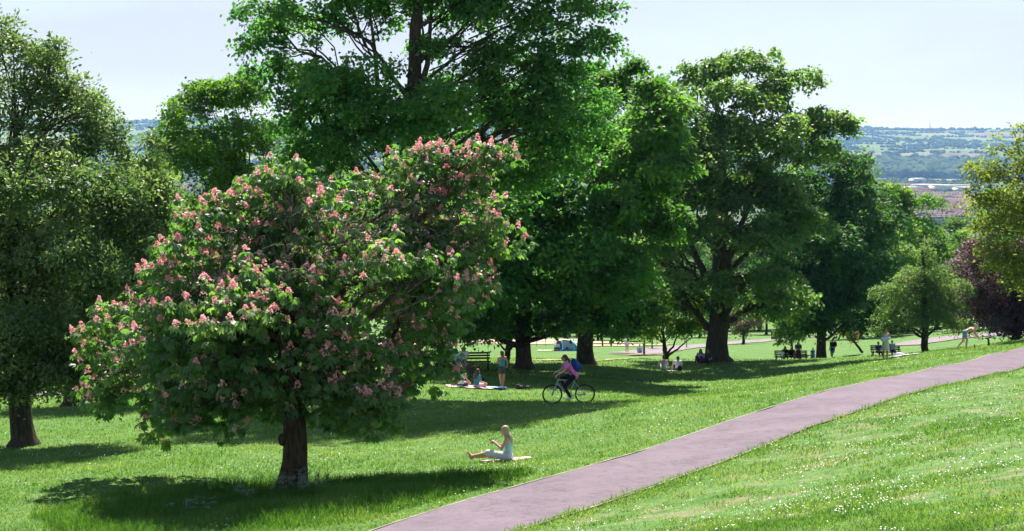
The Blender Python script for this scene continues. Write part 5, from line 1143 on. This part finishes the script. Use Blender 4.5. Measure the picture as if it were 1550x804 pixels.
def town(px0, px1, d0, d1, step, side, maxn, spread=1.0):
    d = d0; n = 0
    while d < d1 and n < maxn:
        X0 = (px0 - 775) / F * d; X1 = (px1 - 775) / F * d; x = X0 + r.uniform(-20, 10); rot = r.normal(0, .10) + (.22 if int(d / 320) % 2 else -.12)
        while x < X1 and n < maxn:
            k = int(r.choice(4, p=[.42, .2, .2, .18])); L = [43, 33, 54, 38][k]; o = tp[k] if first[k] else copy_tree(tp[k]); first[k] = False
            xx = x + L / 2; o.location = (xx, d + r.uniform(-5, 5), H(xx, d)); o.rotation_euler = (0, 0, rot + r.normal(0, .03))
            tag(o, f'{kinds_t[k]} in the town {side}', 'terrace', f'{kinds_t[k]}s {side}'); x += L + r.uniform(4, 16); n += 1
        d += step * (1 + (d - d0) / 3500)
town(1352, 1478, 1400, 2650, 44, 'on the right', 110)
town(1290, 1400, 2700, 3900, 60, 'below the far wood', 40)
town(168, 282, 2700, 4700, 62, 'far off on the left', 80)
def shed(label, px, d, w, dep, h, mat, rz=0.0):
    b = np.array([(px - 775) / F * d, d, 0]); b[2] = H(b[0], b[1]); rt = empty('warehouse', tuple(b), rz, label, 'warehouse')
    m = MB(); m.box((0, 0, h / 2 - 2), (w, dep, h + 4)); m.build('walls', WHT, rt)
    m = MB(); m.add([(-w / 2 - 1, -dep / 2 - 1, h + .05), (w / 2 + 1, -dep / 2 - 1, h + .05), (w / 2 + 1, 0, h + 3), (-w / 2 - 1, 0, h + 3), (-w / 2 - 1, dep / 2 + 1, h + .05), (w / 2 + 1, dep / 2 + 1, h + .05)], [[0, 1, 2, 3], [3, 2, 5, 4], [0, 4, 5, 1]], [[0, 3, 4], [1, 5, 2]]); m.build('roof', mat, rt)
RW = plain('pale_metal_roof', (.50, .52, .54), .5, .05, .1); RC = plain('cream_metal_roof', (.48, .45, .38), .6, .05, .1)
shed('longest cream roofed warehouse beyond the valley terraces', 1438, 3050, 78, 60, 9, RC)
shed('wide pale roofed warehouse left of the longest one', 1402, 3150, 60, 50, 8, RW)
shed('white roofed warehouse at the edge of the distant wood', 1388, 3700, 30, 46, 9, RW, .1)
shed('small pale warehouse farthest left of the row in the valley', 1372, 2950, 40, 30, 7, RW)
shed('cream roofed warehouse partly behind the yellow green tree', 1468, 2900, 60, 50, 8, RC)
# church tower, pylon-like mast
b = np.array([(206 - 775) / F * 2900, 2900, 0]); b[2] = H(b[0], b[1]); rt = empty('church_tower', tuple(b), .2, 'square dark stone church tower rising from the distant town at the left', 'tower')
ST_ = plain('dark_stone', (.13, .12, .12), .9, .2, .2); m = MB(); m.box((0, 0, 24), (13, 13, 60)); m.build('tower', ST_, rt)
m = MB()
for sx_ in (-1, 1):
    for sy_ in (-1, 1): m.rings([(sx_ * 5.6, sy_ * 5.6, 54), (sx_ * 5.6, sy_ * 5.6, 56), (sx_ * 5.6, sy_ * 5.6, 63)], [1.3, 1.2, .1], [1.3, 1.2, .1], 6)
m.build('pinnacles', ST_, rt); m = MB(); m.box((0, -6.55, 46), (3, .2, 8)); m.box((0, -6.55, 30), (2.4, .2, 6)); m.build('belfry_windows', GLS, rt); m = MB(); m.box((0, 24, 5), (14, 34, 16)); m.build('nave', ST_, rt)
b = np.array([(1405 - 775) / F * 7350, 7350, 0]); b[2] = H(b[0], b[1]); m = MB()
for s in ((-3, -3), (3, -3), (3, 3), (-3, 3)): m.tube([(s[0], s[1], -2), (0, 0, 48)], .7, 4)
m.tube([(0, 0, 30), (0, 0, 60)], .9, 4); tag(m.build('radio_mast', IRON, None, tuple(b)), 'thin radio mast on the ridge of the far hill', 'mast')

# woods and hedgerows as rough crowns
def blobs(name, label, X, Y, S, mat, seed, lift=.25):
    rr = np.random.default_rng(seed); bm = bmesh.new(); bmesh.ops.create_icosphere(bm, subdivisions=2, radius=1.0); bv = np.array([v.co[:] for v in bm.verts]); bf = np.array([[v.index for v in f.verts] for f in bm.faces]); bm.free()
    n = len(X); Z = height(X, Y); ja = 1 + .28 * rr.normal(size=(n, len(bv), 1)) * .7
    V = bv[None] * ja * (S[:, None, None] * np.array([1, 1, .85])) + np.stack([X, Y, Z + S * lift], -1)[:, None]
    Fc = bf[None] + (np.arange(n) * len(bv))[:, None, None]
    tint = np.repeat(np.clip(rr.normal(.5, .25, n), 0, 1), len(bf)) + rr.normal(0, .12, n * len(bf))
    return tag(link(name, mesh_np(name, V.reshape(-1, 3), Fc.reshape(-1, 3), mat, attr=np.clip(tint, 0, 1))), label, 'trees', kind='stuff')
W_FAR = leaf_mat('far_woodland', (.008, .026, .011), (.020, .046, .016), (.055, .090, .028), .0, spec=.05, rough=.9)
r = np.random.default_rng(33)
def scatter(n, px0, px1, d0, d1):
    d = r.uniform(d0, d1, n); px = r.uniform(px0, px1, n); return (px - 775) / F * d, d
x, y = scatter(2600, 1230, 1620, 3950, 4780); k = vnoise(x, y, 160, 2) + .25 * (y > 4100); m_ = k > .30
x, y = x[m_], y[m_]; blobs('far_wood', 'dense dark wood on the lower slope of the far hill', x, y, r.uniform(11, 27, len(x)), W_FAR, 1)
x, y = scatter(1600, 130, 330, 4600, 5200); m_ = vnoise(x, y, 200, 8) > .55; blobs('far_wood', 'scattered trees above the distant town at the left', x[m_], y[m_], r.uniform(6, 11, m_.sum()), W_FAR, 5)
x, y = scatter(160000, 100, 1640, 4300, 8300); i_, gap = cells(x, y); m_ = (gap < 16 + 22 * vnoise(x, y, 400, 4)) & (r.random(len(x)) < .85) | (vnoise(x, y, 230, 6) > .80) & (r.random(len(x)) < .4)
x, y = x[m_][:16000], y[m_][:16000]; blobs('hedgerows', 'hedgerows and copses between the fields of the far hill', x, y, r.uniform(3.5, 9, len(x)), W_FAR, 2)
x = r.uniform(-3500, 3500, 1500); y = 7480 + r.normal(0, 60, 1500); m_ = vnoise(x, y * 0, 260, 3) > .42; blobs('ridge_trees', 'line of trees along the ridge of the far hill', x[m_], y[m_], r.uniform(5, 14, m_.sum()), W_FAR, 3)
x, y = scatter(5200, 1240, 1500, 1250, 3950); m_ = vnoise(x, y, 90, 12) > .42; blobs('town_trees', 'garden and street trees among the valley terraces', x[m_], y[m_], r.uniform(3.0, 6.5, m_.sum()), W_FAR, 4)
x, y = scatter(3000, 130, 320, 1800, 4700); m_ = vnoise(x, y, 120, 14) > .40; blobs('town_trees', 'garden and street trees in the distant town at the left', x[m_], y[m_], r.uniform(4, 9, m_.sum()), W_FAR, 6)

# the air
hm_, nt, nd, lk = nodes('air'); pv = N(nt, 'ShaderNodeVolumePrincipled'); pv.inputs['Color'].default_value = (.26, .52, 1.0, 1); pv.inputs['Absorption Color'].default_value = (1, 1, 1, 1); pv.inputs['Density'].default_value = HAZE; pv.inputs['Anisotropy'].default_value = .2
o = N(nt, 'ShaderNodeOutputMaterial'); lk.new(pv.outputs[0], o.inputs['Volume'])
zmin = float(GZ.min()) - 1; zmax = 330.0
m = MB(); m.box((0, 5780, (zmin + zmax) / 2), (21000, 11700, zmax - zmin)); hz = m.build('haze', hm_); tag(hz, 'thin blue air between the park and the far hills', 'haze', kind='stuff')
